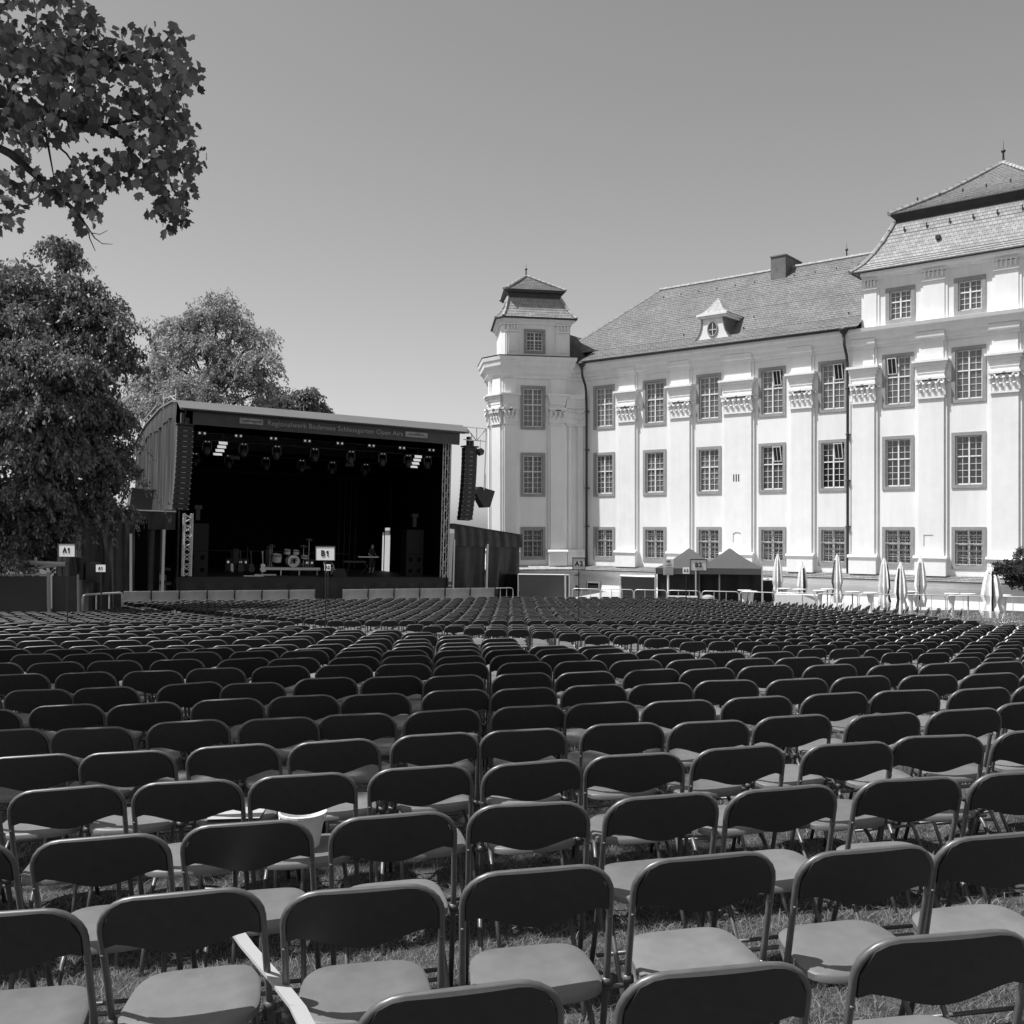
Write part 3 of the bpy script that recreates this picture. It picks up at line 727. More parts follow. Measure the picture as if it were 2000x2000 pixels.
mr.add([(-4, 13.8, 12), (40, 13.8, 12), (40, RY, RZ), (1.6, RY, RZ)], [(1, 0, 3, 2)], uvs=[[(0, 0), (40, 0), (40, 9), (1, 9)]])
mr.build("roof", M['roof'], pal, fixn=False)
rt = MB()
def ridge_tiles(mb, A, B, r=.13, step=.42):
    A, B = Vector(A), Vector(B); n_ = int((B - A).length / step)
    for k in range(n_):
        p, q = A.lerp(B, k / n_), A.lerp(B, (k + 1.06) / n_); mb.tube([p, q], r * 1.12, 6, r_end=r * .85)
ridge_tiles(rt, (1.6, RY, RZ + .03), (17.5, RY, RZ + .03)); ridge_tiles(rt, (hipx(yB), yB, KN[1]), (1.6, RY, RZ), .11)
rt.build("ridge", M['ridge'], pal)
sg = MB()
for k in range(12): sg.box(2.4 + 1.28 * k, 2.43 + 1.28 * k, RY - 1.0, RY - .85, 16.86, 16.93)
for s, y_, z_ in ((6.4, 1.0, 13.2), (10.3, .9, 13.1), (10.6, 1.6, 13.8), (16.3, 1.0, 13.15)): sg.box(s, s + .04, y_ - .05, y_ + .05, z_, z_ + .1)
sg.build("roof_hook", M['metal_d'], pal)
ch_ = MB().box(9.9, 10.85, 5.5, 7.9, 16.2, 18.2).box(9.86, 10.89, 5.45, 7.95, 18.2, 18.27)
ch_.build("chimney", M['chim'], pal)
def finial(p, h, par, sc=1):
    mb = MB().lathe([(.10 * sc, 0), (.05 * sc, .15), (.035 * sc, h * .45), (.09 * sc, h * .5), (.09 * sc, h * .56), (.02 * sc, h * .6), (.006, h)], 8, c=p)
    return mb.build("finial", M['metal_d'], par, True)
finial((14.2, RY, RZ), 1.0, pal)
# pavilion roof
pp = [(17.44, 0), (27.8, 0), (27.8, 13.4), (17.44, 13.4)]
def tiled_loft(mb, poly, levels, lift=.035):
    """courses on every side of a polygon roof; levels = [(offset, z)...] fine steps"""
    rings = [(offset(poly, d), z) for d, z in levels]; v = 0
    for i in range(len(rings) - 1):
        (ra, za), (rb, zb_) = rings[i], rings[i + 1]
        v2 = v + math.hypot(levels[i + 1][0] - levels[i][0], zb_ - za)
        for k in range(len(poly)):
            l = (k + 1) % len(poly); A, B, Cc, D = ra[k], ra[l], rb[l], rb[k]
            L_ = math.dist(A, B); ins = (L_ - math.dist(Cc, D)) / 2
            mb.add([(*A, za + lift), (*B, za + lift), (*Cc, zb_), (*D, zb_), (*A, za - .02), (*B, za - .02)], [(0, 1, 2, 3), (4, 5, 1, 0)],
                   uvs=[[(-L_ / 2, v), (L_ / 2, v), (L_ / 2 - ins, v2), (-L_ / 2 + ins, v2)], [(-L_ / 2, v), (L_ / 2, v), (L_ / 2, v), (-L_ / 2, v)]])
        v = v2
def curve_levels(pts, n_):
    out = []
    for k in range(n_ + 1):
        t = k / n_ * (len(pts) - 1); i = min(int(t), len(pts) - 2); f_ = t - i
        out.append((pts[i][0] * (1 - f_) + pts[i + 1][0] * f_, pts[i][1] * (1 - f_) + pts[i + 1][1] * f_))
    return out
pm = MB(); tiled_loft(pm, pp, curve_levels([(.52, 14.9), (.05, 15.3), (-.35, 15.85), (-.72, 16.5), (-1.0, 17.1), (-1.2, 17.55)], 14))
pm.build("mansard_roof", M['roof2'], pal, fixn=False)
nk = MB(); nk.loft([ring(offset(pp, -1.30), 17.45), ring(offset(pp, -1.24), 17.7), ring(offset(pp, -1.12), 17.85), ring(offset(pp, -1.02), 17.98)])
nk.build("roof_neck", M['metal_d'], pal)
pu = MB(); cx, cy = 22.62, 6.7
def pyramid(mb, poly, d0, z0_, apex, n_=20, bow=.25):
    base = offset(poly, d0); lv = []
    for k in range(n_ + 1):
        t = k / n_; zz = z0_ + (apex[2] - z0_) * (t - bow * t * (1 - t)); lv.append(([(b[0] + (apex[0] - b[0]) * t, b[1] + (apex[1] - b[1]) * t) for b in base], zz))
    v = 0
    for i in range(n_):
        (ra, za), (rb, zb_) = lv[i], lv[i + 1]; v2 = v + math.dist((*ra[0], za), (*rb[0], zb_)) * .8
        for k in range(len(poly)):
            l = (k + 1) % len(poly); A, B, Cc, D = ra[k], ra[l], rb[l], rb[k]; L_ = math.dist(A, B); ins = (L_ - math.dist(Cc, D)) / 2
            mb.add([(*A, za + .03), (*B, za + .03), (*Cc, zb_), (*D, zb_), (*A, za - .02), (*B, za - .02)], [(0, 1, 2, 3), (4, 5, 1, 0)],
                   uvs=[[(-L_ / 2, v), (L_ / 2, v), (L_ / 2 - ins, v2), (-L_ / 2 + ins, v2)], [(-L_ / 2, v), (L_ / 2, v), (L_ / 2, v), (-L_ / 2, v)]])
        v = v2
    return base
base = pyramid(pu, pp, -.98, 18.0, (cx, cy, 21.4), 24)
pu.add([(*b, 17.97) for b in base], [(3, 2, 1, 0)], uvs=[[(0, 0)] * 4])
pu.build("upper_roof", M['roof'], pal, fixn=False)
rt = MB()
for b in base[:2]: ridge_tiles(rt, (b[0], b[1], 18.05), (cx - (cx - b[0]) * .5, cy - (cy - b[1]) * .5, 19.55)); ridge_tiles(rt, (cx - (cx - b[0]) * .5, cy - (cy - b[1]) * .5, 19.55), (cx, cy, 21.4))
lv = curve_levels([(.52, 14.9), (.05, 15.3), (-.35, 15.85), (-.72, 16.5), (-1.0, 17.1), (-1.2, 17.55)], 5)
for i in range(5):
    a_, b_ = offset(pp, lv[i][0])[0], offset(pp, lv[i + 1][0])[0]; ridge_tiles(rt, (*a_, lv[i][1] + .04), (*b_, lv[i + 1][1] + .04), .12)
rt.build("ridge", M['ridge'], pal)
finial((cx, cy, 21.35), 1.25, pal, 1.3)
hk = MB()
for k in range(7): hk.box(19.2 + 1.1 * k, 19.25 + 1.1 * k, .85, .95, 17.0, 17.22)
for k in range(6): hk.box(19.6 + 1.1 * k, 19.65 + 1.1 * k, 1.7, 1.85, 18.7, 18.85)
hk.box(20.9, 21.1, .35, .7, 16.15, 16.35).build("roof_hook", M['metal_d'], pal)
# dormer
dm = MB(); dc = 8.78; dy = .12
half = [(1.28, 12.32), (1.22, 12.50), (.98, 12.72), (.80, 13.0), (.70, 13.35), (.66, 13.78)]
ol = [(dc - x, z) for x, z in half] + [(dc + x, z) for x, z in reversed(half)]
dm.prism(ol, dy, 1.5)
dm.box(dc - .86, dc + .86, dy - .12, 1.9, 13.78, 13.92).box(dc - .95, dc + .95, dy - .2, 2.0, 13.92, 14.02)
dob = dm.build("dormer", M['trim'], pal)
dr = MB()
hood = [(1.02, 14.025), (.74, 14.16), (.52, 14.36), (.30, 14.66), (.02, 15.05)]
dr.loft([[(dc - q, dy + .72 - q * .88, z), (dc + q, dy + .72 - q * .88, z), (dc + q, dy + .72 + q * 1.3, z), (dc - q, dy + .72 + q * 1.3, z)] for q, z in hood])
dr.build("hood", M['roof2'] if False else M['ridge'], dob); dr = MB()
for sg_ in (-1, 1):
    for k in range(5):
        (xa, za), (xb_, zb_) = half[k], half[k + 1]
        dr.add([(dc + sg_ * (xa + .03), dy - .05, za), (dc + sg_ * (xb_ + .03), dy - .05, zb_), (dc + sg_ * (xb_ + .03), 1.7, zb_), (dc + sg_ * (xa + .03), 1.7, za), (dc + sg_ * (xa - .03), dy - .05, za), (dc + sg_ * (xb_ - .03), dy - .05, zb_)], [(0, 1, 2, 3), (4, 5, 1, 0)])
dr.build("cheek", M['chim'], dob)
ow = MB(); E_ = [(dc + .30 * math.cos(t), dy - .02, 13.15 + .42 * math.sin(t)) for t in [2 * math.pi * k / 24 for k in range(24)]]
ow.tube(E_, .05, 6, closed=True); wo_ = ow.build("oval_window", M['stone'], dob, True)
MB().add([(x, dy - .012, z) for x, _, z in E_], [tuple(range(24))]).build("pane", M['glass_b'], wo_)
MB().box(dc - .015, dc + .015, dy - .03, dy - .015, 12.75, 13.55).box(dc - .28, dc + .28, dy - .03, dy - .016, 13.1, 13.13).build("sash", M['sash'], wo_)

# corner tower (world plan, taken into the palace's frame)
th = R(11); tt = Vector((math.cos(th), math.sin(th))); tc_ = Vector((1.31, 61.4))
def TW(s, d): return (tc_.x + tt.x * s - tt.y * d, tc_.y + tt.y * s + tt.x * d)     # s along the front, d inwards
wp = [TW(-1.85, 0), TW(2.05, 0), TW(2.2, 4.4), TW(-2.2, 3.6), TW(-2.40, .95)]
wu = [TW(-1.75, 0), TW(2.38, 0), TW(2.45, 3.9), TW(-1.6, 3.9), TW(-1.98, .38)]
wu = [tuple((MPi @ Vector((x, y, 0)))[:2]) for x, y in wu]
wp = [tuple((MPi @ Vector((x, y, 0)))[:2]) for x, y in wp]
MT = MPi @ Matrix.Translation((tc_.x, tc_.y, 0)) @ Matrix.Rotation(th, 4, 'Z')          # tower frame: x along front, -y out
tz_top = 12.0
tw = MB()
th_h = [(-WO / 2 + BT, WO / 2 - BT, a + BT, b - BT) for a, b in ROWS]; U_ = (-.05 + .15 - .56, -.05 + .15 + .56, 12.65 + .18, 14.1 - .18)
gw = grid_wall([-1.85, 2.05] + [v for h in th_h for v in h[:2]], [-1.3, 12.0] + [v for h in th_h for v in h[2:]], inh(th_h)); tw.add(gw.v, gw.f, MT)
gw = grid_wall([-1.72, 2.36, -.42, .62], [12.0, 14.6, 12.75, 13.95], lambda x, z: -.42 < x < .62 and 12.75 < z < 13.95, 0); tw.add(gw.v, gw.f, MT)
for q_, za_, zb_ in ((wp, -1.3, 12.4), (wu, 12.0, 14.6)):
    for k in range(1, 5):
        l = (k + 1) % 5; A, B = q_[k], q_[l]
        tw.add([(*A, za_), (*B, za_), (*B, zb_), (*A, zb_)], [(0, 1, 2, 3)])
# concave wall that links tower and facade
cv = []
Ao, Bo = Vector(wp[1]), Vector((.12, 0.0))
for k in range(9):
    t = k / 8; p = Ao.lerp(Bo, t); nrm = Vector((-(Bo - Ao).y, (Bo - Ao).x)).normalized()
    if nrm.y < 0: nrm = -nrm
    cv.append(p + nrm * (.30 * math.sin(math.pi * t)))
for k in range(8): tw.add([(*cv[k], -1.3), (*cv[k + 1], -1.3), (*cv[k + 1], 12.0), (*cv[k], 12.0)], [(0, 1, 2, 3)])
tw.build("tower_wall", M['wall'], pal, fixn=False)
# mouldings along the concave wall
cm = MB()
def strip(mb, z0_, z1_, out, pts=cv):
    nn = []
    for k, p in enumerate(pts):
        d = (pts[min(k + 1, len(pts) - 1)] - pts[max(k - 1, 0)]).normalized(); nn.append(p + Vector((d.y, -d.x)) * out)
    for k in range(len(pts) - 1):
        a, b, c, d = nn[k], nn[k + 1], pts[k], pts[k + 1]
        mb.add([(*a, z0_), (*b, z0_), (*b, z1_), (*a, z1_), (*c, z0_), (*d, z0_), (*d, z1_), (*c, z1_)], [(0, 1, 2, 3), (4, 5, 1, 0), (3, 2, 6, 7), (0, 3, 7, 4), (1, 5, 6, 2)])
for z0_, z1_, o in ((8.12, 8.2, .16), (8.2, 9.2, .09), (9.22, 9.42, .12), (9.42, 9.62, .16), (9.62, 9.8, .22), (9.8, 10.06, .32), (-.62, .20, .30), (.20, .37, .38)): strip(cm, z0_, z1_, o)
for q in (cv[1:3], cv[5:8]): strip(cm, .37, 8.12, .12, q)
for z0_, z1_, o in ((11.0, 11.2, .12), (11.2, 11.45, .3), (11.45, 11.75, .5), (11.75, 12.0, .62)): strip(cm, z0_, z1_, o)
for k in range(9):   # ornament on the band
    p = cv[k]; cm.lathe([(.02, -.12), (.09, -.05), (.09, .05), (.02, .12)], 6, c=(p.x, p.y - .14, 9.0))
    cm.lathe([(.02, -.12), (.07, -.05), (.07, .05), (.02, .12)], 6, c=(p.x, p.y - .12, 8.55 + .08 * (k % 2)))
cm.build("concave_moulding", M['trim'], pal, fixn=False)
for a, b in ((-1.83, -1.12), (1.08, 1.95)): pilaster(a, b, MT, pal)
# pilasters on the chamfer and the left side
chm = Vector(wp[4]); fr0 = Vector(wp[0]); dlt = fr0 - chm; ang = math.atan2(dlt.y, dlt.x)
MC = Matrix.Translation((chm.x, chm.y, 0)) @ Matrix.Rotation(ang, 4, 'Z'); Lc = dlt.length
pilaster(.18, Lc - .12, MC, pal)
lb = Vector(wp[3]); dl2 = chm - lb; ang2 = math.atan2(dl2.y, dl2.x); ML = Matrix.Translation((lb.x, lb.y, 0)) @ Matrix.Rotation(ang2, 4, 'Z')
pilaster(dl2.length - .95, dl2.length - .2, ML, pal)
tcor = MB()
def ledge(mb, poly, prof): mb.loft([ring(offset(poly, d), z) for d, z in prof])
ledge(tcor, wp, [(.02, 10.98), (.12, 11.02), (.15, 11.18), (.30, 11.30), (.33, 11.55), (.52, 11.75), (.56, 12.0), (.62, 12.08), (.66, 12.3), (-.1, 12.42)])
ledge(tcor, wu, [(.01, 14.35), (.08, 14.38), (.12, 14.52), (.26, 14.62), (.28, 14.76), (0, 14.78)])
tcor.build("tower_cornice", M['trim'], pal)
MB().loft([ring(offset(wp, .85), -.90), ring(offset(wp, .85), -.80), ring(offset(wp, .1), -.58)]).build("ledge_tiles", M['ridge'], pal)
MB().loft([ring(offset(wp, .62), -2.4), ring(offset(wp, .42), -1.3), ring(offset(wp, .6), -1.12), ring(offset(wp, .78), -.98), ring(offset(wp, .80), -.9)]).build("basement_wall", M['wall'], pal)
MB().loft([ring(offset(wp, .65), 12.305), ring(offset(wp, .69), 12.36), ring(offset(wp, .1), 12.47)]).build("ledge_flashing", M['metal_d'], pal)
for a, b in ((-1.70, -.95), (1.45, 2.28)):
    q = MB().box(a, b, -.12, 0, 12.44, 14.0).box(a + .12, b - .12, -.15, -.115, 12.65, 13.8); q.v = [tuple(MT @ Vector(p)) for p in q.v]; p = q.build("upper_pilaster", M['trim'], pal)
    q = capital(a, b, 13.95, .42, .12, False); q.v = [tuple(MT @ Vector(p_)) for p_ in q.v]; q.build("capital", M['trim'], p)
for Mx, a, b in ():
    q = MB().box(a, b, -.14, 0, 12.44, 14.0); q.v = [tuple(Mx @ Vector(p)) for p in q.v]; p = q.build("upper_pilaster", M['trim'], pal)
    q = capital(a, b, 13.95, .42, .14, False); q.v = [tuple(Mx @ Vector(p_)) for p_ in q.v]; q.build("capital", M['trim'], p)
rzT = th - UA
for (a, b), g in zip(ROWS, ('glass_a', 'glass_c', 'x')):
    lp = MT @ Vector((0, 0, a)); window('ground' if g == 'x' else 'tall', lp, rzT, g)
uw = link("window", surround(1.36, 1.5, .16), pal, MT @ Vector((.10, 0, 12.6)), (0, 0, rzT)); link("sash", sash(1.36, 1.5, .16, 2, 3, .55), uw); link("pane", pane(1.36, 1.5, .16, M['glass_b']), uw)
q = MB().box(-1.8, 1.9, .6, .65, -.6, 11.9).box(-1.6, 1.8, .6, .65, 12, 14.5); q.v = [tuple(MT @ Vector(p)) for p in q.v]; q.build("dark_backing", M['black'], pal)  # black backing sheet behind the tower windows in place of dark rooms
tr = MB(); tiled_loft(tr, wu, curve_levels([(.34, 14.78), (.12, 15.0), (-.12, 15.35), (-.30, 15.75), (-.48, 16.15)], 8), .03); tr.build("mansard_roof", M['roof2'], pal, fixn=False)
MB().loft([ring(offset(wu, .31), 14.70), ring(offset(wu, .39), 14.72), ring(offset(wu, .39), 14.80), ring(offset(wu, .3), 14.83)]).build("gutter", M['metal_d'], pal)
MB().loft([ring(offset(wu, -.50), 16.05), ring(offset(wu, -.46), 16.42), ring(offset(wu, -.30), 16.50), ring(offset(wu, -.22), 16.62)]).build("roof_neck", M['metal_d'], pal)
tu = MB(); cc = Vector((0, 0)); 
for p in wu: cc += Vector(p) / 5
base = pyramid(tu, wu, -.20, 16.62, (cc.x, cc.y, 17.82), 10, .2); tu.add([(*b, 16.6) for b in base], [tuple(range(4, -1, -1))], uvs=[[(0, 0)] * 5]); tu.build("upper_roof", M['roof'], pal, fixn=False)
for b in base: rt = MB(); ridge_tiles(rt, (*b, 16.66), (cc.x, cc.y, 17.84), .09, .34); rt.build("ridge", M['ridge'], pal)
lv = curve_levels([(.34, 14.78), (.12, 15.0), (-.12, 15.35), (-.30, 15.75), (-.48, 16.15)], 4)
for vi in (0, 1, 4):
    rt = MB()
    for i in range(4): ridge_tiles(rt, (*offset(wu, lv[i][0])[vi], lv[i][1] + .04), (*offset(wu, lv[i + 1][0])[vi], lv[i + 1][1] + .04), .09, .3)
    rt.build("ridge", M['ridge'], pal)
finial((cc.x, cc.y, 17.78), .9, pal)
# small roof between tower and wing, its shade put into the tile colour
lk = MB()
def L3(x, y, z): return tuple(MPi @ Vector((x, y, z)))
pA, pB = L3(3.25, 63.2, 14.25), L3(5.3, 66.6, 14.35); pC, pD = L3(3.3, 62.6, 12.45), L3(5.15, 62.9, 12.2); pE = L3(5.75, 65.0, 13.2)
lk.add([pC, pD, pE, pB, pA], [(0, 1, 2, 3, 4)], uvs=[[(0, 0), (2, 0), (3, 1.5), (2.5, 3), (0, 3)]])
lk.add([pA, pB, L3(3.6, 68.5, 12.5), L3(1.5, 66, 12.5)], [(0, 1, 2, 3)], uvs=[[(0, 0), (2, 0), (3, 2), (0, 3)]])
lk.build("link_roof", M['roof_shaded'], pal, fixn=False)

# ------------------------------------------------------------------ stage
SR, ROLL = R(30), R(1.6)
MS = Matrix.Translation((-16.2, 47.5, -.60)) @ Matrix.Rotation(SR, 4, 'Z') @ Matrix.Rotation(ROLL, 4, 'Y')
SW = 14.6
st = empty("stage", "large open-air stage with a dark interior, grey roof and lettered banner", "stage", M_=MS)
MB().box(0, SW, 0, 11.5, -.28, 0).build("deck", M['deck'], st)
MB().box(-.02, SW + .02, -.05, -.002, -.30, -.02).build("deck_edge", M['gear2'], st)
MB().box(-.03, -.005, .1, 11.5, -1.6, -.02).build("side_skirt", M['tarp'], st); MB().box(-2.7, SW, 11.52, 11.55, -1.7, 3.2).build("rear_dark_panel", M['tarp'], st)  # dark panels added to cover the sunlit ground seen past the deck
def drape(x0, x1, z0_, z1_, y, m, name, par, fold=.06, wl_=.5, seed=1, axis='x', sag=0, grow=.4):
    """a hanging cloth with irregular vertical folds"""
    g = random.Random(seed); n_ = max(6, int(abs(x1 - x0) / .09)); nz_ = 8
    ph = [g.uniform(0, 6.3) for _ in range(4)]; vs = []
    for j in range(nz_ + 1):
        for i in range(n_ + 1):
            x = x0 + (x1 - x0) * i / n_; t = j / nz_; z = z0_ + (z1_ - z0_) * t if not callable(z1_) else z0_ + (z1_(x) - z0_) * t
            a = fold * (1 - grow * t)
            dy = a * (math.sin(x * 6.28 / wl_ + ph[0] + .8 * math.sin(t * 2.5 + ph[3])) + .5 * math.sin(x * 6.28 / (wl_ * 1.7) + ph[1] + 1.5 * t) + .35 * math.sin(x * 6.28 / (wl_ * .43) + ph[2] - 2 * t))
            vs.append((x, y + dy, z) if axis == 'x' else (y + dy, x, z))
    fs = [(j * (n_ + 1) + i, j * (n_ + 1) + i + 1, (j + 1) * (n_ + 1) + i + 1, (j + 1) * (n_ + 1) + i) for j in range(nz_) for i in range(n_)]
    mb = MB(); mb.add(vs, fs); o = mb.build(name, m, par, True, fixn=False); return o
drape(.1, SW, -1.42, -.28, -.06, M['tarp'], "skirt", st, .03, .9, 3)
# roof
rf = MB(); RP = [(-1.25, 8.02), (-.45, 8.46), (1.0, 8.62), (4, 8.60), (8, 8.15), (12, 7.25)]
vs = []
for x in (-.25, SW + .45):
    vs += [(x, y, z) for y, z in RP] + [(x, y, z - .10) for y, z in reversed(RP)]
n_ = 12; rf.add(vs, [(k, k + n_, (k + 1) % n_ + n_, (k + 1) % n_) for k in range(n_)] + [tuple(range(n_)), tuple(range(2 * n_ - 1, n_ - 1, -1))])
rf.build("roof", M['fascia'], st)
MB().tube([(-.1, -1.22, 7.96), (SW + .2, -1.22, 7.96)], .07, 6).build("roof_rail", M['gear'], st)
fl = MB(); prof = [(-.25, -1.0, 7.95), (-.25, -.5, 8.45)]
bn = drape(.35, SW - .05, 7.28, 7.92, -1.12, M['banner'], "banner", st, .015, 3.0, 5)
text("banner_text", "Regionalwerk Bodensee Schlossgarten Open Airs", .34, mat("banner_letters", .30, .6), bn, (7.55, -1.165, 7.62), bold=.003, space=1.06)
lbm = mat("logo_box", .30, .6, var=.3, vscale=5); MB().box(2.55, 3.70, -1.165, -1.155, 7.5, 7.78).build("logo_box", lbm, bn); MB().box(11.3, 12.6, -1.165, -1.155, 7.5, 7.78).build("logo_box", lbm, bn)
text("logo_text", "REGIONALWERK", .12, M['ink'], bn, (3.15, -1.17, 7.64)); text("logo_text", "REGIONALWERK", .12, M['ink'], bn, (11.95, -1.17, 7.64))
# side walls, back wall
drape(0, 11.6, 3.25, lambda y: np.interp(y, [0, 1, 4, 8, 12], [7.75, 8.0, 8.0, 7.6, 6.9]), -.15, M['tarp_l'], "side_wall", st, .05, .85, 9, 'y', grow=.1)
vl = MB(); ss_ = np.linspace(0, 11.8, 30)
for i in range(29):
    a, b = ss_[i], ss_[i + 1]; top = lambda y: float(np.interp(y, [0, 1, 4, 8, 12], [8.48, 8.60, 8.58, 8.12, 7.3])); lo = lambda y: top(y) - .95 + .12 * math.sin(y * 1.1)
    vl.add([(-.20 - .05 * math.sin(a * 5), a, lo(a)), (-.20 - .05 * math.sin(b * 5), b, lo(b)), (-.17, b, top(b)), (-.17, a, top(a))], [(0, 1, 2, 3)])
vl.build("side_valance", M['tarp_l'], st, True, fixn=False)
br = MB()
for A, B in (((-.2, .2, 8.5), (-.2, .2, 9.05)), ((-.2, 3.2, 8.4), (-.2, 3.2, 9.2)), ((-.2, 0, 8.75), (-.2, 3.2, 8.95)), ((-.25, 5, 8.75), (-.25, 8.4, 8.35)), ((-.25, 8.8, 8.2), (-.25, 12, 7.5)), ((-.2, .2, 8.5), (-.2, 1.6, 8.9)), ((SW + .2, -1.1, 8.3), (SW + 1.6, -1.1, 8.3)), ((SW + .2, -1.1, 7.6), (SW + 1.6, -1.1, 7.6)), ((SW + 1.6, -1.1, 7.6), (SW + 1.6, -1.1, 8.3)), ((SW + 1.0, -1.1, 7.6), (SW + 1.0, -1.1, 8.3)), ((SW + 1.0, -1.1, 7.6), (SW + 1.6, -1.1, 8.3)), ((SW + .3, -1.1, 8.3), (SW + 1.0, -1.1, 7.6)), ((SW + 1.6, -1.1, 7.6), (SW + 1.55, -1.1, 4.9))):
    br.tube([A, B], .03, 5)
br.build("roof_bracing", M['alu'], st)
MB().box(-.05, SW, 11.3, 11.35, 0, 8.0).box(-.06, -.04, 0, 11.3, 0, 8.0).box(.1, SW, .2, 11.3, 7.85, 7.88).build("back_drape", M['black'], st)
ow_ = MB().box(SW - .02, SW, 0, 8.25, 0, 8.0).box(SW - .02, SW, 9.15, 9.25, 0, 8.0).box(SW - .02, SW, 9.55, 11.3, 0, 8.0).box(SW - .02, SW, 8.25, 9.15, 2.75, 8.0).box(SW - .02, SW, 9.25, 9.55, 2.45, 8.0)
ow_.build("side_drape", M['black'], st)
def truss(x0, y0, z0_, z1_, a, r, mb=None, n_=None):
    mb = mb or MB(); cs = [(x0, y0), (x0 + a, y0), (x0 + a, y0 + a), (x0, y0 + a)]
    for x, y in cs: mb.tube([(x, y, z0_), (x, y, z1_)], r, 6)
    n_ = n_ or int((z1_ - z0_) / a * .8)
    for k in range(n_):
        za, zb_ = z0_ + (z1_ - z0_) * k / n_, z0_ + (z1_ - z0_) * (k + 1) / n_
        for q in range(4):
            p, o = cs[q], cs[(q + 1) % 4]
            if k % 2: p, o = o, p
            mb.tube([(*p, za), (*o, zb_)], r * .6, 4)
    return mb
truss(.20, -.75, .05, 3.05, .36, .034, n_=13).build("truss_tower", M['alu_w'], st)
truss(14.05, -.45, .0, 7.6, .30, .028).build("truss_tower", M['alu'], st)
MB().box(.02, .10, -.1, 0, -1.5, 8.2).box(SW - .1, SW - .02, -.1, 0, -1.5, 8.0).build("corner_post", M['gear'], st)
hr = MB()
for y, z in ((.6, 6.75), (.6, 7.1), (4.2, 6.4), (4.2, 6.7), (7.8, 5.7)): hr.tube([(.2, y, z), (SW - .2, y, z)], .03, 5)
for k in range(26):
    x = .3 + k * .55; hr.tube([(x, .6, 6.75), (x + .27, .6, 7.1), (x + .54, .6, 6.75)], .018, 4)
hr.build("lighting_truss", M['gear'], st)
sl = MB()
for px_ in (10.9, 11.25, 11.6, 11.95): sl.tube([(px_, 7.5, .1), (px_ + .05, 7.5, 5.8)], .02, 4)
sl.tube([(13.6, 6, 2.3), (13.6, 6, 5.4)], .02, 4); sl.build("hanging_cable", M['gear2'], st)
# annexes
an = empty("side_tent", "black tarpaulin annex left of the stage with a flat top and pale posts", "tent", M_=MS @ Matrix.Translation((-2.75, -.3, 0)))
drape(0, 2.6, 2.25, 3.1, -.05, M['tarp'], "valance", an, .025, .6, 21); drape(0, 1.7, -1.6, 2.25, .1, M['tarp'], "front_cloth", an, .09, .9, 22); 
MB().box(-.05, 2.6, -.15, 3.4, 3.1, 3.16).build("roof", M['alu'], an)
MB().box(.02, .08, .1, 3.2, -1.5, 3.1).box(0, 2.5, 3.0, 3.05, -1.6, 3.1).build("side_cloth", M['tarp'], an)
for q in ((2.02, 2.14, -.12, -.02, -1.3, 2.25), (-.72, -.62, -.5, -.4, -1.5, 2.3), (-1.30, -1.22, -.4, -.3, -1.5, 2.6)): MB().box(*q).build("post", M['alu_w'], an)
MB().box(2.18, 2.55, .2, 1.2, -.9, -.75).box(2.18, 2.55, .2, 1.2, -.4, -.25).box(2.2, 2.5, .2, 1.2, .3, .42).build("step", M['gear2'], an)
sp_ = empty("stage_monitor", "black loudspeaker box tilted on the flat roof left of the stage", "loudspeaker", M_=MS @ Matrix.Translation((-1.75, 0, 3.17)) @ Matrix.Rotation(R(6), 4, 'Y'))
MB().box(-.45, .55, 0, .8, .02, .98).build("cabinet", M['gear'], sp_); MB().tube([(-.47, -.02, .96), (.57, -.02, .99)], .035, 5).tube([(.57, -.02, .99), (.57, .8, .99)], .035, 5).build("frame", M['gear2'], sp_)
an2 = empty("side_tent", "black tarpaulin annex right of the stage with folded cloth walls", "tent", M_=MS @ Matrix.Translation((SW + .15, -.3, 0)))
drape(0, 4.35, 1.75, lambda x: 2.95 - .12 * x, -.08, M['tarp'], "valance", an2, .03, .55, 31, grow=0)
drape(0, 2.05, -1.25, 1.85, .05, M['tarp'], "front_cloth", an2, .10, 1.1, 32, grow=.8); drape(2.15, 4.25, -1.25, 1.8, .05, M['tarp'], "front_cloth", an2, .12, 1.3, 33, grow=.8)
MB().add([(-.05, -.15, 2.96), (4.4, -.15, 2.44), (4.4, 4, 2.44), (-.05, 4, 2.96), (-.05, -.15, 3.0), (4.4, -.15, 2.48), (4.4, 4, 2.48), (-.05, 4, 3.0)], [(0, 1, 2, 3), (4, 5, 6, 7), (0, 1, 5, 4), (1, 2, 6, 5), (2, 3, 7, 6), (3, 0, 4, 7)]).build("roof", M['tarp'], an2)
for q in ((2.05, 2.15, -.12, -.04, -1.25, 1.9), (-.06, .02, -.15, -.08, -1.25, 2.1)): MB().box(*q).build("post", M['alu_w'], an2)
MB().box(4.2, 4.25, .1, 3.9, -1.25, 2.4).box(3.3, 4.2, -.12, -.09, -1.25, .2).build("side_cloth", M['black'], an2)
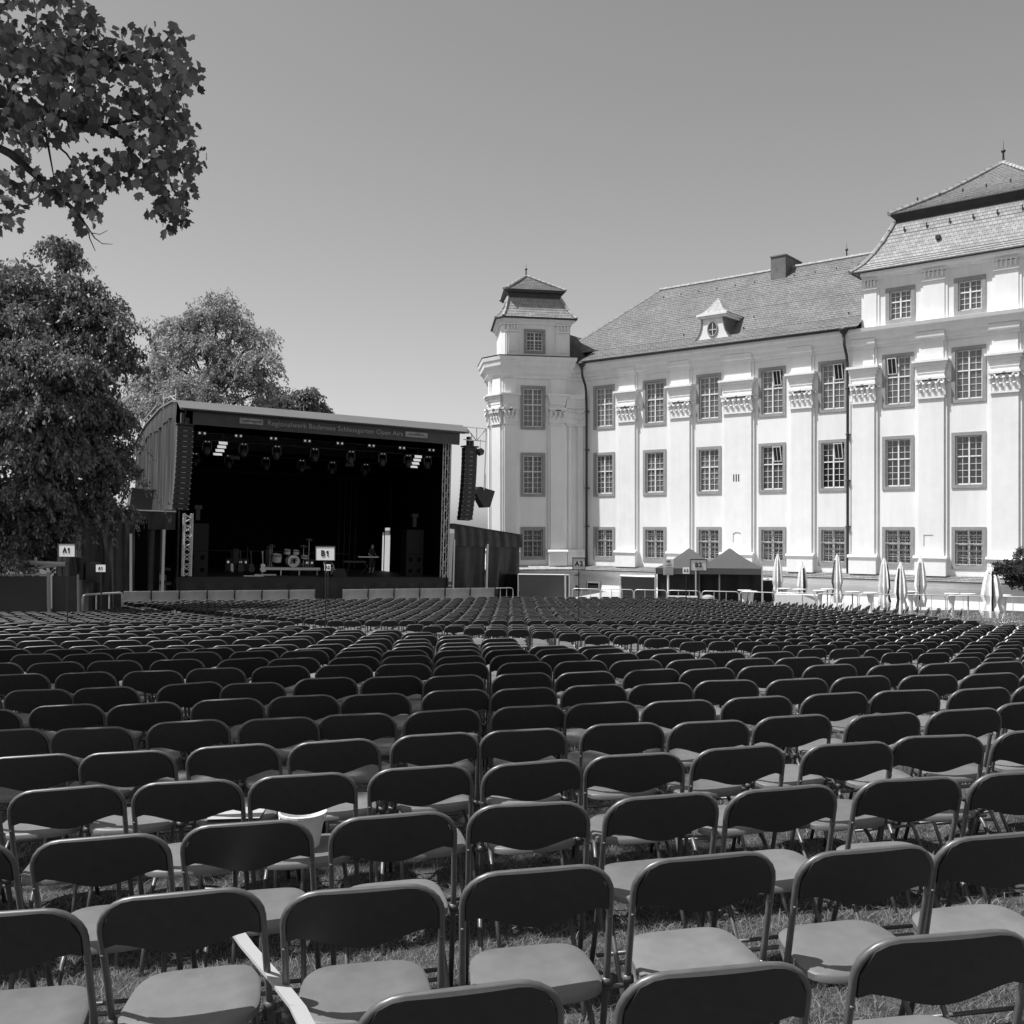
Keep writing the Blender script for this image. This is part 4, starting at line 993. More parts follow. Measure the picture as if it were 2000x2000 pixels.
# PA: hanging line arrays
def line_array(lx, label, n_=16, m_=M['gear']):
    t = empty("line_array", label, "loudspeaker", M_=MS @ Matrix.Translation((lx, -1.0, 7.25)), group="hanging line arrays")
    MB().tube([(0, 0, .1), (0, 0, .75)], .02, 5).box(-.42, .42, -.1, .5, -.02, .05).box(-.2, -.05, .0, .25, .05, .55).box(.05, .2, .1, .3, .05, .35).build("rigging_frame", M['gear'], t)
    y, z, a = 0, -.05, 0; gr = MB()
    for k in range(n_):
        a = R(.2 * k + .055 * k * k * .55); Mx = Matrix.Translation((-.006 * k * (k / n_), y, z)) @ Matrix.Rotation(-a, 4, 'X') @ Matrix.Rotation(R(.06 * k), 4, 'Y')
        mb = MB(); mb.box(-.37, .37, 0, .45, -.235, 0, Mx); mb.box(-.30, .30, -.012, .0, -.2, -.03, Mx); mb.build("speaker_box", m_, t)
        gr.box(-.39, -.33, -.02, .10, -.250, -.236, Mx).box(.31, .39, -.02, .12, -.250, -.236, Mx).box(-.1, .1, -.02, 0, -.25, -.236, Mx)
        z -= .248 * math.cos(a); y += .248 * math.sin(a)
    gr.build("bracket", M['alu'], t); return t
line_array(.05, "black curved line array hanging at the left front corner of the stage"); line_array(15.35, "black curved line array hanging at the right end of the stage roof")
fs_ = empty("hanging_speaker", "black wedge loudspeaker hanging behind the right line array", "loudspeaker", M_=MS @ Matrix.Translation((16.15, -1.0, 4.9)))
MB().prism([(-.45, -.2), (.25, -.95), (.62, -.85), (.75, .1), (-.2, .15)], 0, .6, Matrix.Rotation(R(10), 4, 'Y')).build("cabinet", M['gear'], fs_); MB().tube([(.3, .3, .1), (.3, .3, .9)], .015, 4).build("cable", M['gear'], fs_)
hm = empty("chain_hoist", "small black chain hoist with bag hanging at the stage's right end", "hoist", M_=MS @ Matrix.Translation((15.9, -1.0, 7.0)))
MB().lathe([(.05, -.25), (.2, -.12), (.2, .12), (.05, .25)], 10, M_=Matrix.Rotation(R(70), 4, 'Y')).build("motor", M['gear'], hm); MB().tube([(0, 0, .1), (0, 0, .7)], .012, 4).build("chain", M['gear'], hm)
# stage lights
def moving_head(x, y, z, label):
    t = empty("stage_light", label, "stage light", M_=MS @ Matrix.Translation((x, y, z)), group="moving-head lights under the stage roof")
    MB().box(-.2, .2, -.12, .12, -.12, 0).build("base", M['gear2'], t)
    MB().box(-.24, -.19, -.06, .06, -.5, -.13).box(.19, .24, -.06, .06, -.5, -.13).box(-.24, .24, -.06, .06, -.13, -.11).build("yoke", M['gear2'], t)
    MB().lathe([(.08, 0), (.16, -.05), (.17, -.28), (.13, -.42)], 12, M_=Matrix.Translation((0, 0, -.3)) @ Matrix.Rotation(R(rnd.uniform(-25, 25)), 4, 'X')).build("head", M['gear2'], t, True)
    MB().box(-.10, -.06, -.125, -.12, -.07, -.03).box(.06, .10, -.125, -.12, -.07, -.03).build("indicator", M['lampw'], t)
NUM = ["first", "second", "third", "fourth", "fifth", "sixth", "seventh", "eighth", "ninth", "tenth", "eleventh", "twelfth"]
for k, x in enumerate((1.4, 3.2, 4.9, 6.9, 8.9, 10.7, 12.2, 13.4)): moving_head(x, .5, 6.7, "dark moving-head light, %s from the left on the stage's front truss" % NUM[k])
for k, x in enumerate((1.6, 3.4, 5.4, 7.4, 9.2, 11.2)): moving_head(x, 4.2, 6.35, "dark moving-head light, %s from the left on the middle truss" % NUM[k])
for k in range(8):
    x = 1.15 + k * 1.78
    t = empty("blinder_lamp", "pair of small round white lamps, %s pair from the left under the banner" % NUM[k], "stage light", M_=MS @ Matrix.Translation((x, .45, 7.05)), group="blinder lamps")
    MB().box(-.22, .22, 0, .12, -.1, .1).build("housing", M['gear'], t)
    for q in (-.12, .12): MB().lathe([(.0001, 0), (.055, 0), (.055, .02), (.0001, .02)], 12, M_=Matrix.Translation((q, -.0, 0)) @ Matrix.Rotation(R(90), 4, 'X'), cap=False).build("lamp", M['lampw'], t)
for x, nm in ((2.15, "left"), (12.75, "right")):
    t = empty("strip_light", "stack of four bright white strip panels hanging at the %s of the stage" % nm, "stage light", M_=MS @ Matrix.Translation((x, .3, 6.75)))
    MB().tube([(0, .05, .4), (0, .05, 0)], .015, 4).box(-.02, .0, .03, .06, -.8, 0).build("bracket", M['gear'], t)
    for k in range(4):
        Mx = Matrix.Translation((-.055 * k - .01 * k * k, 0, -.13 - .19 * k)) @ Matrix.Rotation(R(-10 - 12 * k), 4, 'X'); MB().box(-.21, .21, -.01, .02, -.07, .07, Mx).build("panel", M['lamp'], t)
for k, (x, y) in enumerate(((3.3, 2.5), (9.6, 2.5), (2.2, 6.5), (8.4, 6.5))):
    tag(MB().box(-.25, .25, -.05, .05, -.09, .09, MS @ Matrix.Translation((x, y, 6.1))).build("wash_panel", M['gear2']), "small dim grey panel lamp under the roof, %s of four by distance" % NUM[k], "stage light")
# things on the deck
def on_stage(name, label, cat, x, y, z=0, rz=0, group=None): return empty(name, label, cat, M_=MS @ Matrix.Translation((x, y, z)) @ Matrix.Rotation(rz, 4, 'Z'), group=group)
bassm = mat("bass_cabinet", .010, .6, .3)
for x, nm, y in ((1.1, "left", .5), (13.1, "right", 1.2)):
    t = on_stage("speaker_stack", "tall dark grey stack of bass cabinets on the deck at stage %s" % nm, "loudspeaker", x, y)
    for k in range(3):
        c = MB().box(-.52, .52, 0, .8, k * .62 if k < 2 else 1.26, (k + 1) * .62 if k < 2 else 2.6).build("cabinet", bassm, t)
        if k < 2: MB().box(-.35, -.15, -.01, 0, k * .62 + .2, k * .62 + .42).box(.15, .35, -.01, 0, k * .62 + .2, k * .62 + .42).build("port", M['black'], c)
    MB().box(-.1, .1, .1, .3, 2.76, 3.3).box(-.18, .18, .05, .35, 3.3, 3.5).build("lamp_head", M['gear2'], t)
t = on_stage("riser", "low flat drum riser with a pale front edge", "riser", 6.35, 2.2)
MB().box(-1.6, 1.6, 0, 2.4, .28, .40).build("platform", M['gear2'], t); MB().box(-1.62, 1.62, -.04, -.002, .27, .41).build("edge", M['white'], t)
for q in (-1.5, -.5, .5, 1.5): MB().box(q - .03, q + .03, .1, .16, 0, .28).build("leg", M['alu'], t)
t = on_stage("drum_kit", "drum kit with pale drums and monogram bass drum on the riser", "drum kit", 6.5, 2.9, .40)
def drum(c, r, d, ax='y', nm="drum", m_=M['drum']):
    Mx = Matrix.Translation(c) @ (Matrix.Rotation(R(90), 4, 'X') if ax == 'y' else Matrix.Rotation(R(18), 4, 'X'))
    o = MB().lathe([(r, -d / 2), (r, d / 2)], 24, Mx).build(nm, m_, t, False); MB().lathe([(r + .015, -d / 2 - .01), (r + .02, -d / 2), (r + .015, -d / 2 + .03)], 24, Mx, cap=False).lathe([(r + .015, d / 2 - .03), (r + .02, d / 2), (r + .015, d / 2 + .01)], 24, Mx, cap=False).build("hoop", M['gear'], o); return o
bd = drum((.15, 0, .33), .33, .45, nm="bass_drum"); mg = embolden(text("monogram", "R", .40, M['ink'], bd, (.07, -.24, .33)), .012); mg.scale.x = -1; embolden(text("monogram", "F", .40, M['ink'], bd, (.25, -.24, .33)), .012)
drum((-.68, .1, .48), .24, .4, 'z', "floor_tom"); drum((-.1, .15, .82), .17, .24, 'z', "tom"); drum((.38, .15, .80), .16, .22, 'z', "tom"); drum((.9, .2, .55), .19, .15, 'z', "snare_drum")
for cx_, cz_, r_ in ((-1.0, 1.05, .2), (.85, 1.15, .22), (1.15, 1.5, .2), (-.9, 1.15, .18)):
    o = MB().lathe([(.01, .02), (r_, 0), (r_, .006), (.01, .03)], 16, Matrix.Translation((cx_, .3, cz_)) @ Matrix.Rotation(R(20), 4, 'X')).build("cymbal", M['cymb'], t)
    MB().tube([(cx_, .3, 0), (cx_, .3, cz_ + .05)], .014, 5).tube([(cx_ - .2, .3, 0), (cx_, .3, .3), (cx_ + .2, .3, 0)], .012, 4).build("stand", M['alu'], o)
for k, (x, lb_) in enumerate(((3.15, "white-edged electric guitar leaning on a stand at stage left"), (3.6, "dark electric guitar standing second in the row"), (4.15, "dark bass guitar standing third in the row"), (4.75, "pale bodied electric guitar at the right end of the row"))):
    t = on_stage("guitar", lb_, "guitar", x, 1.8, 0, 0, "guitars on stands")
    col = M['white'] if k in (0, 3) else M['gear2']
    bod = [(.0, .02), (.14, .06), (.17, .18), (.11, .28), (.14, .40), (.05, .46), (-.05, .46), (-.14, .40), (-.11, .28), (-.17, .18), (-.14, .06)]
    Mx = Matrix.Translation((0, 0, .15)) @ Matrix.Rotation(R(-12), 4, 'X') @ Matrix.Rotation(R(60 if k in (0,) else 15 * (k - 2)), 4, 'Z')
    MB().prism(bod, -.03, .03, Mx).build("body", col, t); MB().box(-.025, .025, -.02, .01, .44, 1.0, Mx).box(-.04, .04, -.02, .01, 1.0, 1.14, Mx).build("neck", M['wood'] if k == 3 else M['gear2'], t)
    MB().tube([(-.15, .15, 0), (0, .08, .3), (.15, .15, 0)], .012, 4).tube([(0, .08, .3), (0, -.1, 0)], .012, 4).build("stand", M['gear'], t)
for k, x in enumerate((4.85, 5.55, 8.6, 9.4)):
    t = on_stage("floor_lamp", "pair of small round floor lamps, %s from the left at the rear of the deck" % NUM[k], "stage light", x - .6, 6.5, .55, 0, "rear floor lamps")
    MB().box(-.3, .3, 0, .15, -.5, .2).build("housing", M['gear'], t)
    for q in (-.15, .15): MB().lathe([(.0001, 0), (.07, 0), (.07, .02), (.0001, .02)], 12, M_=Matrix.Translation((q, -.0, 0)) @ Matrix.Rotation(R(90), 4, 'X'), cap=False).build("lamp", M['lampw'], t)
t = on_stage("equipment_rail", "long grey rail with amplifiers across the back of the deck", "rail", .9, 5.5)
MB().tube([(0, 0, 1.2), (6.0, 0, 1.2)], .03, 5).tube([(6.6, 0, 1.15), (10, 0, 1.1)], .03, 5).tube([(1, 0, 0), (1, 0, 1.2)], .03, 5).tube([(4, 0, 0), (4, 0, 1.45)], .03, 5).tube([(7, 0, 0), (7, 0, 1.15)], .03, 5).build("bar", M['gear2'], t)
for k, x in enumerate((.9, 3.2, 5.0)): MB().box(x, x + .3, -.1, .2, .5, 1.3).build("amplifier", M['gear2'], t)
t = on_stage("floor_case", "flat pale tray lying on the deck before the drum riser", "tray", 4.55, .9); MB().box(-.5, .5, -.2, .2, 0, .10).box(-.55, .55, -.24, -.2, .06, .14).build("tray", M['gear2'], t); MB().box(-.56, .56, -.26, -.245, .05, .10).build("rim", M['white'], t)
t = on_stage("floor_strip", "thin white strip lying on the deck near the guitars", "strip"  , 3.9, .5); MB().box(-.5, .5, -.03, .03, 0, .05).build("bar", M['white'], t)
t = on_stage("keyboard", "stage keyboard on a cross stand in front of the standing person", "keyboard", 10.85, 2.4)
MB().box(-.75, .55, -.2, .15, .98, 1.06).box(-1.5, -.2, -.1, .25, .70, .80).build("keys", M['gear2'], t); MB().box(-.7, .5, -.205, -.2, 1.0, 1.05).build("edge", M['white'], t)
MB().tube([(-.5, 0, 0), (.3, 0, .98)], .02, 5).tube([(.3, 0, 0), (-.5, 0, .98)], .02, 5).tube([(-1.3, 0, 0), (-1.1, 0, .7)], .02, 5).build("stand", M['gear2'], t)
t = on_stage("wedge_monitor", "black wedge floor monitor on the deck right of the crouching person", "loudspeaker", 8.45, .6); MB().extr([(-.25, 0), (.3, 0), (.3, .35), (.1, .42)], -.38, .38).build("cabinet", M['gear2'], t); MB().box(-.3, .3, -.21, -.2, .03, .06).build("rim", M['gear'], t)
# people
def person(name_label, Mw, joints, bones, rad, mats_fn, cat="person", hair=None, head=None):
    me = bpy.data.meshes.new("person"); keys = list(joints); me.from_pydata([joints[k] for k in keys], [(keys.index(a), keys.index(b)) for a, b in bones], [])
    o = bpy.data.objects.new("person", me); C.objects.link(o)
    sk = o.modifiers.new("s", 'SKIN'); sk.use_smooth_shade = True
    for i, k in enumerate(keys):
        r_ = rad[k]; me.skin_vertices[0].data[i].radius = (r_, r_) if not isinstance(r_, tuple) else r_; me.skin_vertices[0].data[i].use_root = (k == 'pelvis')
    sb = o.modifiers.new("u", 'SUBSURF'); sb.levels = 2; sb.render_levels = 2
    dg = bpy.context.evaluated_depsgraph_get(); m2 = bpy.data.meshes.new_from_object(o.evaluated_get(dg)); bpy.data.objects.remove(o)
    m2.materials.clear()
    for q in (M['skin'], M['shirt'], M['trouser'], M['gear']): m2.materials.append(q)
    for p in m2.polygons: p.material_index = mats_fn(p.center)
    m2.shade_smooth(); o = link("person", m2); o.matrix_world = Mw; tag(o, name_label, cat)
    if head:
        hx, hy, hz, r_ = head; hb = MB()
        rings_ = []
        for k in range(7):
            t = k / 6 * math.pi * .62; rings_.append([(hx + r_ * 1.06 * math.sin(t) * math.cos(a), hy + .02 + r_ * 1.1 * math.sin(t) * math.sin(a), hz + .03 + r_ * 1.18 * math.cos(t)) for a in [2 * math.pi * q / 14 for q in range(14)]])
        rings_[0] = [(hx, hy + .02, hz + .03 + r_ * 1.18 + .0001 * q) for q in range(14)]
        hb.loft(rings_, cap=False)
        hb.v = [(x, y if (z > hz + .045 or y > hy) else y + .07, z) for x, y, z in hb.v]
        hb.build("hair", M['hair'], o, True)
        fb = MB()
        for q in (-.032, .032): fb.lathe([(.002, 0), (.012, .006), (.002, .012)], 8, Matrix.Translation((hx + q, hy - r_ * .93, hz + .005)) @ Matrix.Rotation(R(90), 4, 'X'))
        fb.box(hx - .025, hx + .025, hy - r_ * .95, hy - r_ * .9, hz - .055, hz - .047).build("face_features", M['hair'], o)
        MB().prism([(hx - .014, hz - .03), (hx + .014, hz - .03), (hx, hz + .02)], hy - r_ * 1.12, hy - r_ * .85).build("nose", M['skin'], o)
    return o
def hand(jo, bo, ra, side, wrist, dirv, n):
    w_ = Vector(wrist); d = Vector(dirv).normalized(); s_ = d.cross(Vector((0, 0, 1))).normalized()
    jo[n + 'palm'] = tuple(w_ + d * .06); bo.append((side, n + 'palm')); ra[n + 'palm'] = (.035, .018)
    for k in range(4):
        a = w_ + d * .10 + s_ * (.024 * (k - 1.5)); b = a + d * (.035 + (.01 if k in (1, 2) else 0)) + Vector((0, 0, -.008)); c = b + d * .03 + Vector((0, 0, -.016))
        for q, p in enumerate((a, b, c)): jo[n + 'f%d%d' % (k, q)] = tuple(p); ra[n + 'f%d%d' % (k, q)] = .009 - .001 * q
        bo += [(n + 'palm', n + 'f%d0' % k), (n + 'f%d0' % k, n + 'f%d1' % k), (n + 'f%d1' % k, n + 'f%d2' % k)]
    tb_ = w_ + d * .04 + s_ * (.045 if n[0] == 'L' else -.045); jo[n + 't'] = tuple(tb_); jo[n + 't2'] = tuple(tb_ + d * .035); ra[n + 't'] = .011; ra[n + 't2'] = .009; bo += [(n + 'palm', n + 't'), (n + 't', n + 't2')]
J = dict(pelvis=(0, 0, .95), belly=(0, 0, 1.10), chest=(0, -.02, 1.33), neck=(0, -.03, 1.50), head=(-.01, -.06, 1.60), crown=(-.01, -.07, 1.72),
         Ls=(.18, -.01, 1.42), Le=(.25, -.02, 1.14), Lw=(.16, -.24, 1.05), Rs=(-.18, -.01, 1.42), Re=(-.25, -.02, 1.14), Rw=(-.18, -.24, 1.05),
         Lh=(.10, 0, .90), Lk=(.13, -.04, .50), La=(.14, .02, .09), Lt=(.15, -.15, .04), Rh=(-.10, 0, .90), Rk=(-.12, -.05, .50), Ra=(-.13, .02, .09), Rt=(-.15, -.15, .04))
Bn = [('pelvis', 'belly'), ('belly', 'chest'), ('chest', 'neck'), ('neck', 'head'), ('head', 'crown'), ('chest', 'Ls'), ('Ls', 'Le'), ('Le', 'Lw'), ('chest', 'Rs'), ('Rs', 'Re'), ('Re', 'Rw'), ('pelvis', 'Lh'), ('Lh', 'Lk'), ('Lk', 'La'), ('La', 'Lt'), ('pelvis', 'Rh'), ('Rh', 'Rk'), ('Rk', 'Ra'), ('Ra', 'Rt')]
Rd = dict(pelvis=(.16, .11), belly=(.145, .105), chest=(.16, .11), neck=.055, head=.09, crown=.075, Ls=.065, Le=.042, Lw=.028, Rs=.065, Re=.042, Rw=.028, Lh=.09, Lk=.058, La=.038, Lt=.03, Rh=.09, Rk=.058, Ra=.038, Rt=.03)
J1, B1_, R1_ = dict(J), list(Bn), dict(Rd); hand(J1, B1_, R1_, 'Lw', J['Lw'], (-.1, -1, -.1), 'L'); hand(J1, B1_, R1_, 'Rw', J['Rw'], (.1, -1, -.1), 'R')
def m1(c):
    if c.z > 1.49: return 0
    if c.z > .98 and (abs(c.x) < .215 or c.z > 1.22) and c.y > -.14: return 1
    if c.z > .98: return 0
    if c.z < .10: return 3
    if c.z < .42: return 0
    return 2
person("person in dark T-shirt and shorts standing behind a keyboard on the stage", MS @ Matrix.Translation((11.25, 3.0, 0)) @ Matrix.Rotation(R(25), 4, 'Z'), J1, B1_, R1_, m1, head=(-.01, -.06, 1.63, .095))
J2 = dict(pelvis=(0, .05, .32), belly=(0, .0, .50), chest=(.02, -.12, .72), neck=(.03, -.2, .88), head=(.04, -.26, .96), crown=(.04, -.29, 1.06),
          Ls=(.19, -.12, .80), Le=(.32, -.28, .58), Lw=(.20, -.46, .44), Rs=(-.16, -.12, .80), Re=(-.32, -.26, .62), Rw=(-.24, -.46, .50),
          Lh=(.11, 0, .30), Lk=(.24, -.40, .50), La=(.20, -.22, .09), Lt=(.22, -.40, .04), Rh=(-.11, 0, .30), Rk=(-.25, -.42, .46), Ra=(-.20, -.24, .09), Rt=(-.22, -.42, .04))
B2_, R2_ = list(Bn), dict(Rd); hand(J2, B2_, R2_, 'Lw', J2['Lw'], (-.3, -1, -.4), 'L'); hand(J2, B2_, R2_, 'Rw', J2['Rw'], (.3, -1, -.4), 'R')
def m2f(c):
    if c.z > .87: return 0
    if c.z > .42 and abs(c.x) < .24 and c.y > -.26: return 1
    if c.z < .08: return 3
    if c.y > -.2 and c.z < .45: return 2
    return 0
person("person crouching at the front of the deck with bare arms and legs", MS @ Matrix.Translation((7.75, .75, 0)) @ Matrix.Rotation(R(20), 4, 'Z'), J2, B2_, R2_, m2f, head=(.04, -.27, .99, .09))
# white marquee seen through the gap at the back of the stage
t = empty("white_marquee", "bright white tent wall seen through the gap behind the stage", "tent", (-8.6, 68, -2.15), R(-25))
MB().box(-2.5, 2.5, 0, 3, 0, 3.7).build("tent_wall", M['white'], t); MB().prism([(-2.7, 3.7), (2.7, 3.7), (0, 4.6)], -.1, 3.1).build("tent_roof", M['white'], t)

# ------------------------------------------------------------------ barriers before the stage
A, B = Vector((-16.5, 41.9)), Vector((-.75, 45.0)); d = (B - A); Lb = d.length; ang = math.atan2(d.y, d.x)
nseg = 14; gap = 7
for k in range(nseg):
    if k == gap: continue
    a, b = k / nseg * Lb, (k + 1) / nseg * Lb - .05
    p = A + d.normalized() * a; wd_ = b - a
    t = empty("crowd_barrier", "grey covered crowd barrier, %s from the left before the stage" % (NUM + ["thirteenth", "fourteenth"])[k if k < gap else k - 1], "barrier", (p.x, p.y, gz(p.x, p.y)), ang, "covered crowd barriers before the stage")
    MB().box(0, wd_, -.03, .03, .05, 1.13).build("cover", M['concrete'], t)
    MB().tube([(wd_, -.05, .8), (wd_ + .03, -.05, 1.13)], .03, 5).box(0, wd_, 0, .9, 0, .03).build("frame", M['gear'], t)
def rail_barrier(x0, y0, x1, y1, label, group, top=1.1, r=.022):
    dx, dy = x1 - x0, y1 - y0; L_ = math.hypot(dx, dy); t = empty("steel_barrier", label, "barrier", (x0, y0, gz(x0, y0)), math.atan2(dy, dx), group)
    MB().tube([(0, 0, .15), (0, 0, top - .12), (.04, 0, top - .03), (.13, 0, top), (L_ - .13, 0, top), (L_ - .04, 0, top - .03), (L_, 0, top - .12), (L_, 0, .15), (L_ - .02, 0, .14), (.02, 0, .14)], r, 6, closed=True).build("frame", M['galv'], t, True)
    for q in (.33, .66): MB().tube([(L_ * q, 0, .14), (L_ * q, 0, top)], r * .7, 5).build("upright", M['galv'], t)
    f = MB()
    for q in (.12, L_ - .12): f.tube([(q, -.3, .02), (q, .3, .02)], .02, 5)
    f.build("foot", M['galv'], t); return t
def at(px, Zd): return ((px - 1000) / 1926 * Zd, Zd)
BL = [(1118, 1172), (1174, 1237), (1239, 1302), (1304, 1368), (1371, 1443), (1445, 1514), (1516, 1593), (1597, 1675), (1678, 1764), (1767, 1847), (1850, 1945), (1949, 2040)]
zz = lambda px: float(np.interp(px, [1118, 1300, 1443, 1593, 1764, 1847, 2050], [45, 43.6, 42.5, 40.9, 39.8, 39.2, 37.4]))
for k, (a, b) in enumerate(BL):
    rail_barrier(*at(a, zz(a)), *at(b, zz(b)), "galvanised steel barrier, %s from the left in the line before the palace" % NUM[k], "steel barriers before the palace")
rail_barrier(*at(965, 45.2), *at(1002, 45.6), "short steel barrier at the right end of the stage barrier", None)
rail_barrier(*at(162, 39.5), *at(239, 40.9), "white painted steel rail beside the dark drapes left of the stage", None, r=.045)

# ------------------------------------------------------------------ fences and drapes at the left
t = empty("fence", "dark sheet fence with pale posts at the left edge", "fence", (-19.4, 34.3, gz(-17, 34)), R(2))
MB().box(0, 3.2, -.02, .02, 0, 1.95).build("sheet", M['panel'], t); MB().tube([(0, -.03, 1.98), (3.2, -.03, 2.0)], .03, 5).tube([(3.25, -.06, 2.1), (3.27, -.08, 1.0), (3.36, -.1, 0)], .06, 6).build("post", M['wood'], t)
t = empty("fence", "short dark sheet fence right of the pale leaning post", "fence", (-14.75, 34.4, gz(-17, 34)), R(3)); 
MB().box(-1.3, -.4, .1, .13, 0, 1.95).build("sheet", M['panel'], t); MB().tube([(-.4, .08, 0), (-.42, .08, 2.0)], .04, 5).build("post", M['wood'], t)
t = empty("board_screen", "pale upright boards leaning behind the left sign", "screen", (-16.6, 36.0, -2.0), R(5))
for k in range(4): MB().box(k * .17, k * .17 + .15, (k % 2) * .05, (k % 2) * .05 + .03, 0, 3.2 - .1 * (k % 3)).build("board", M['wood'], t)
t = empty("black_drape", "tall black cloth screens left of the stage behind the small sign", "curtain", (-19.3, 43.4, -2.1), R(8))
drape(0, 2.6, 0, 4.3, 0, M['tarp'], "cloth", t, .16, 1.1, 51); MB().box(2.42, 2.52, -.25, -.18, 0, 3.6).build("post", M['alu_w'], t)
MB().box(0, 3.0, .6, .65, 0, 4.2).build("rear_cloth", M['black'], t)
t = empty("machine", "pale machine parts and railing standing behind the left fence", "machine", (-18.4, 35.6, -2.0)); 
MB().tube([(0, 0, 2.55), (2.3, 0, 2.45)], .09, 6).tube([(.4, 0, 2.2), (2.3, 0, 2.45)], .05, 5).tube([(.5, 0, 0), (.5, 0, 2.7)], .05, 5).tube([(1.2, 0, 0), (1.2, 0, 2.7)], .05, 5).build("railing", M['white'], t)
MB().box(2.5, 3.0, -.2, .3, 1.9, 2.7).box(3.1, 3.5, -.2, .2, 1.8, 2.5).tube([(2.8, -.3, 2.2), (2.7, -.35, 2.9)], .07, 6).build("housing", M['gear2'], t)

# ------------------------------------------------------------------ fences, tents, tables and parasols before the palace
def fence_px(p0, p1, z0d, z1d, h, label, m, posts=True):
    (x0, y0), (x1, y1) = at(p0, z0d), at(p1, z1d); L_ = math.hypot(x1 - x0, y1 - y0)
    t = empty("fence", label, "fence", (x0, y0, gz(x0, y0)), math.atan2(y1 - y0, x1 - x0))
    MB().box(.06, L_ - .06, -.01, .01, .05, h).build("sheet", m, t)
    b = MB()
    for q in (0, L_): b.tube([(q, 0, 0), (q, 0, h + .08)], .03, 5)
    b.tube([(0, 0, h + .05), (L_, 0, h + .05)], .025, 5).build("frame", M['galv'], t); return t
fence_px(1012, 1104, 52.5, 52.0, 1.38, "dark grey sheet fence panel left of the A2 sign", M['panel'])
fence_px(1105, 1112, 51.5, 51.3, 1.4, "narrow dark fence strip beside the grey panel", M['panel2'])
fence_px(1211, 1281, 49.6, 48.6, 1.45, "black sheet fence panel left of the tents", M['panel2'])
fence_px(1410, 1514, 47.5, 46.5, 1.40, "black sheet fence sagging behind the right tent", M['panel2'])
def popup(px, zd, wd_, label, py_top):
    x, y = at(px, zd); g = gz(x, y); t = empty("pop_up_tent", label, "tent", (x, y, g), R(-14), "pop-up tents before the palace")
    a = wd_ / 2; ze = EYE + (1029 - 1108) * zd / 1926 - g; zp = EYE + (1029 - py_top) * zd / 1926 - g
    cn = MB(); N_ = 6
    sq = lambda s, z: [(-a * s, -a * s, z), (a * s, -a * s, z), (a * s, a * s, z), (-a * s, a * s, z)]
    cn.loft([sq(1, ze), sq(.75, ze + (zp - ze) * .18), sq(.5, ze + (zp - ze) * .42), sq(.25, ze + (zp - ze) * .72), sq(.08, ze + (zp - ze) * .93), sq(.01, zp)], cap=False)
    cn.build("canopy", M['tentfab'], t); v = MB()
    v.loft([sq(1.005, ze - .26), sq(1.005, ze + .01)], cap=False); v.build("valance", M['tentfab'], t)
    for sx in (-1, 1):
        for sy in (-1, 1): MB().box(sx * a - .03, sx * a + .03, sy * a - .03, sy * a + .03, 0, ze).build("leg", M['galv'], t)
    return t, a, ze
t1, a1, ze1 = popup(1346, 46.5, 2.9, "left dark pop-up tent with pointed canopy behind the B2 sign", 1071)
drape(-a1, a1, 0, ze1 - .1, a1, M['tarp'], "back_cloth", t1, .05, .8, 61); drape(-a1, a1 * .3, 0, ze1 - .1, -a1 * .2, M['tarp'], "front_cloth", t1, .05, .7, 62)
t2, a2, ze2 = popup(1425, 45.5, 2.9, "right dark pop-up tent with pointed canopy beside the black fence", 1071)
drape(-a2, a2, 0, ze2 - .1, a2, M['tarp'], "back_cloth", t2, .05, .8, 63)
def table_skirt(px, zd, label, skirt=True, r=.30, h=1.1):
    x, y = at(px, zd); t = empty("bar_table", label, "table", (x, y, gz(x, y)), 0, "standing tables before the palace")
    MB().lathe([(r * .6, h - .05), (r, h - .03), (r, h)], 20).build("tabletop", M['white'], t)
    MB().tube([(0, 0, 0), (0, 0, h - .04)], .035, 8).lathe([(.25, 0), (.22, .03), (.04, .05)], 12).build("leg", M['galv'], t)
    if skirt: MB().lathe([(.10, .05), (.09, .5), (.13, h - .2), (r * .55, h - .05)], 10, cap=False).build("cover", M['parasol'], t, True)
TB = [(1454, 43.9, 1), (1466, 43.0, 1), (1531, 45.2, 1), (1561, 44.6, 0), (1601, 43.6, 1), (1616, 44.8, 0), (1665, 42.6, 0), (1700, 41.8, 1), (1729, 43.2, 0), (1779, 42.8, 1), (1859, 40.8, 1), (1891, 40.6, 0), (1960, 39.5, 1)]
NUM13 = NUM + ["thirteenth"]
for k, (p, z_, s_) in enumerate(TB): table_skirt(p, z_, "round white standing table, %s from the left before the palace" % NUM13[k], bool(s_))
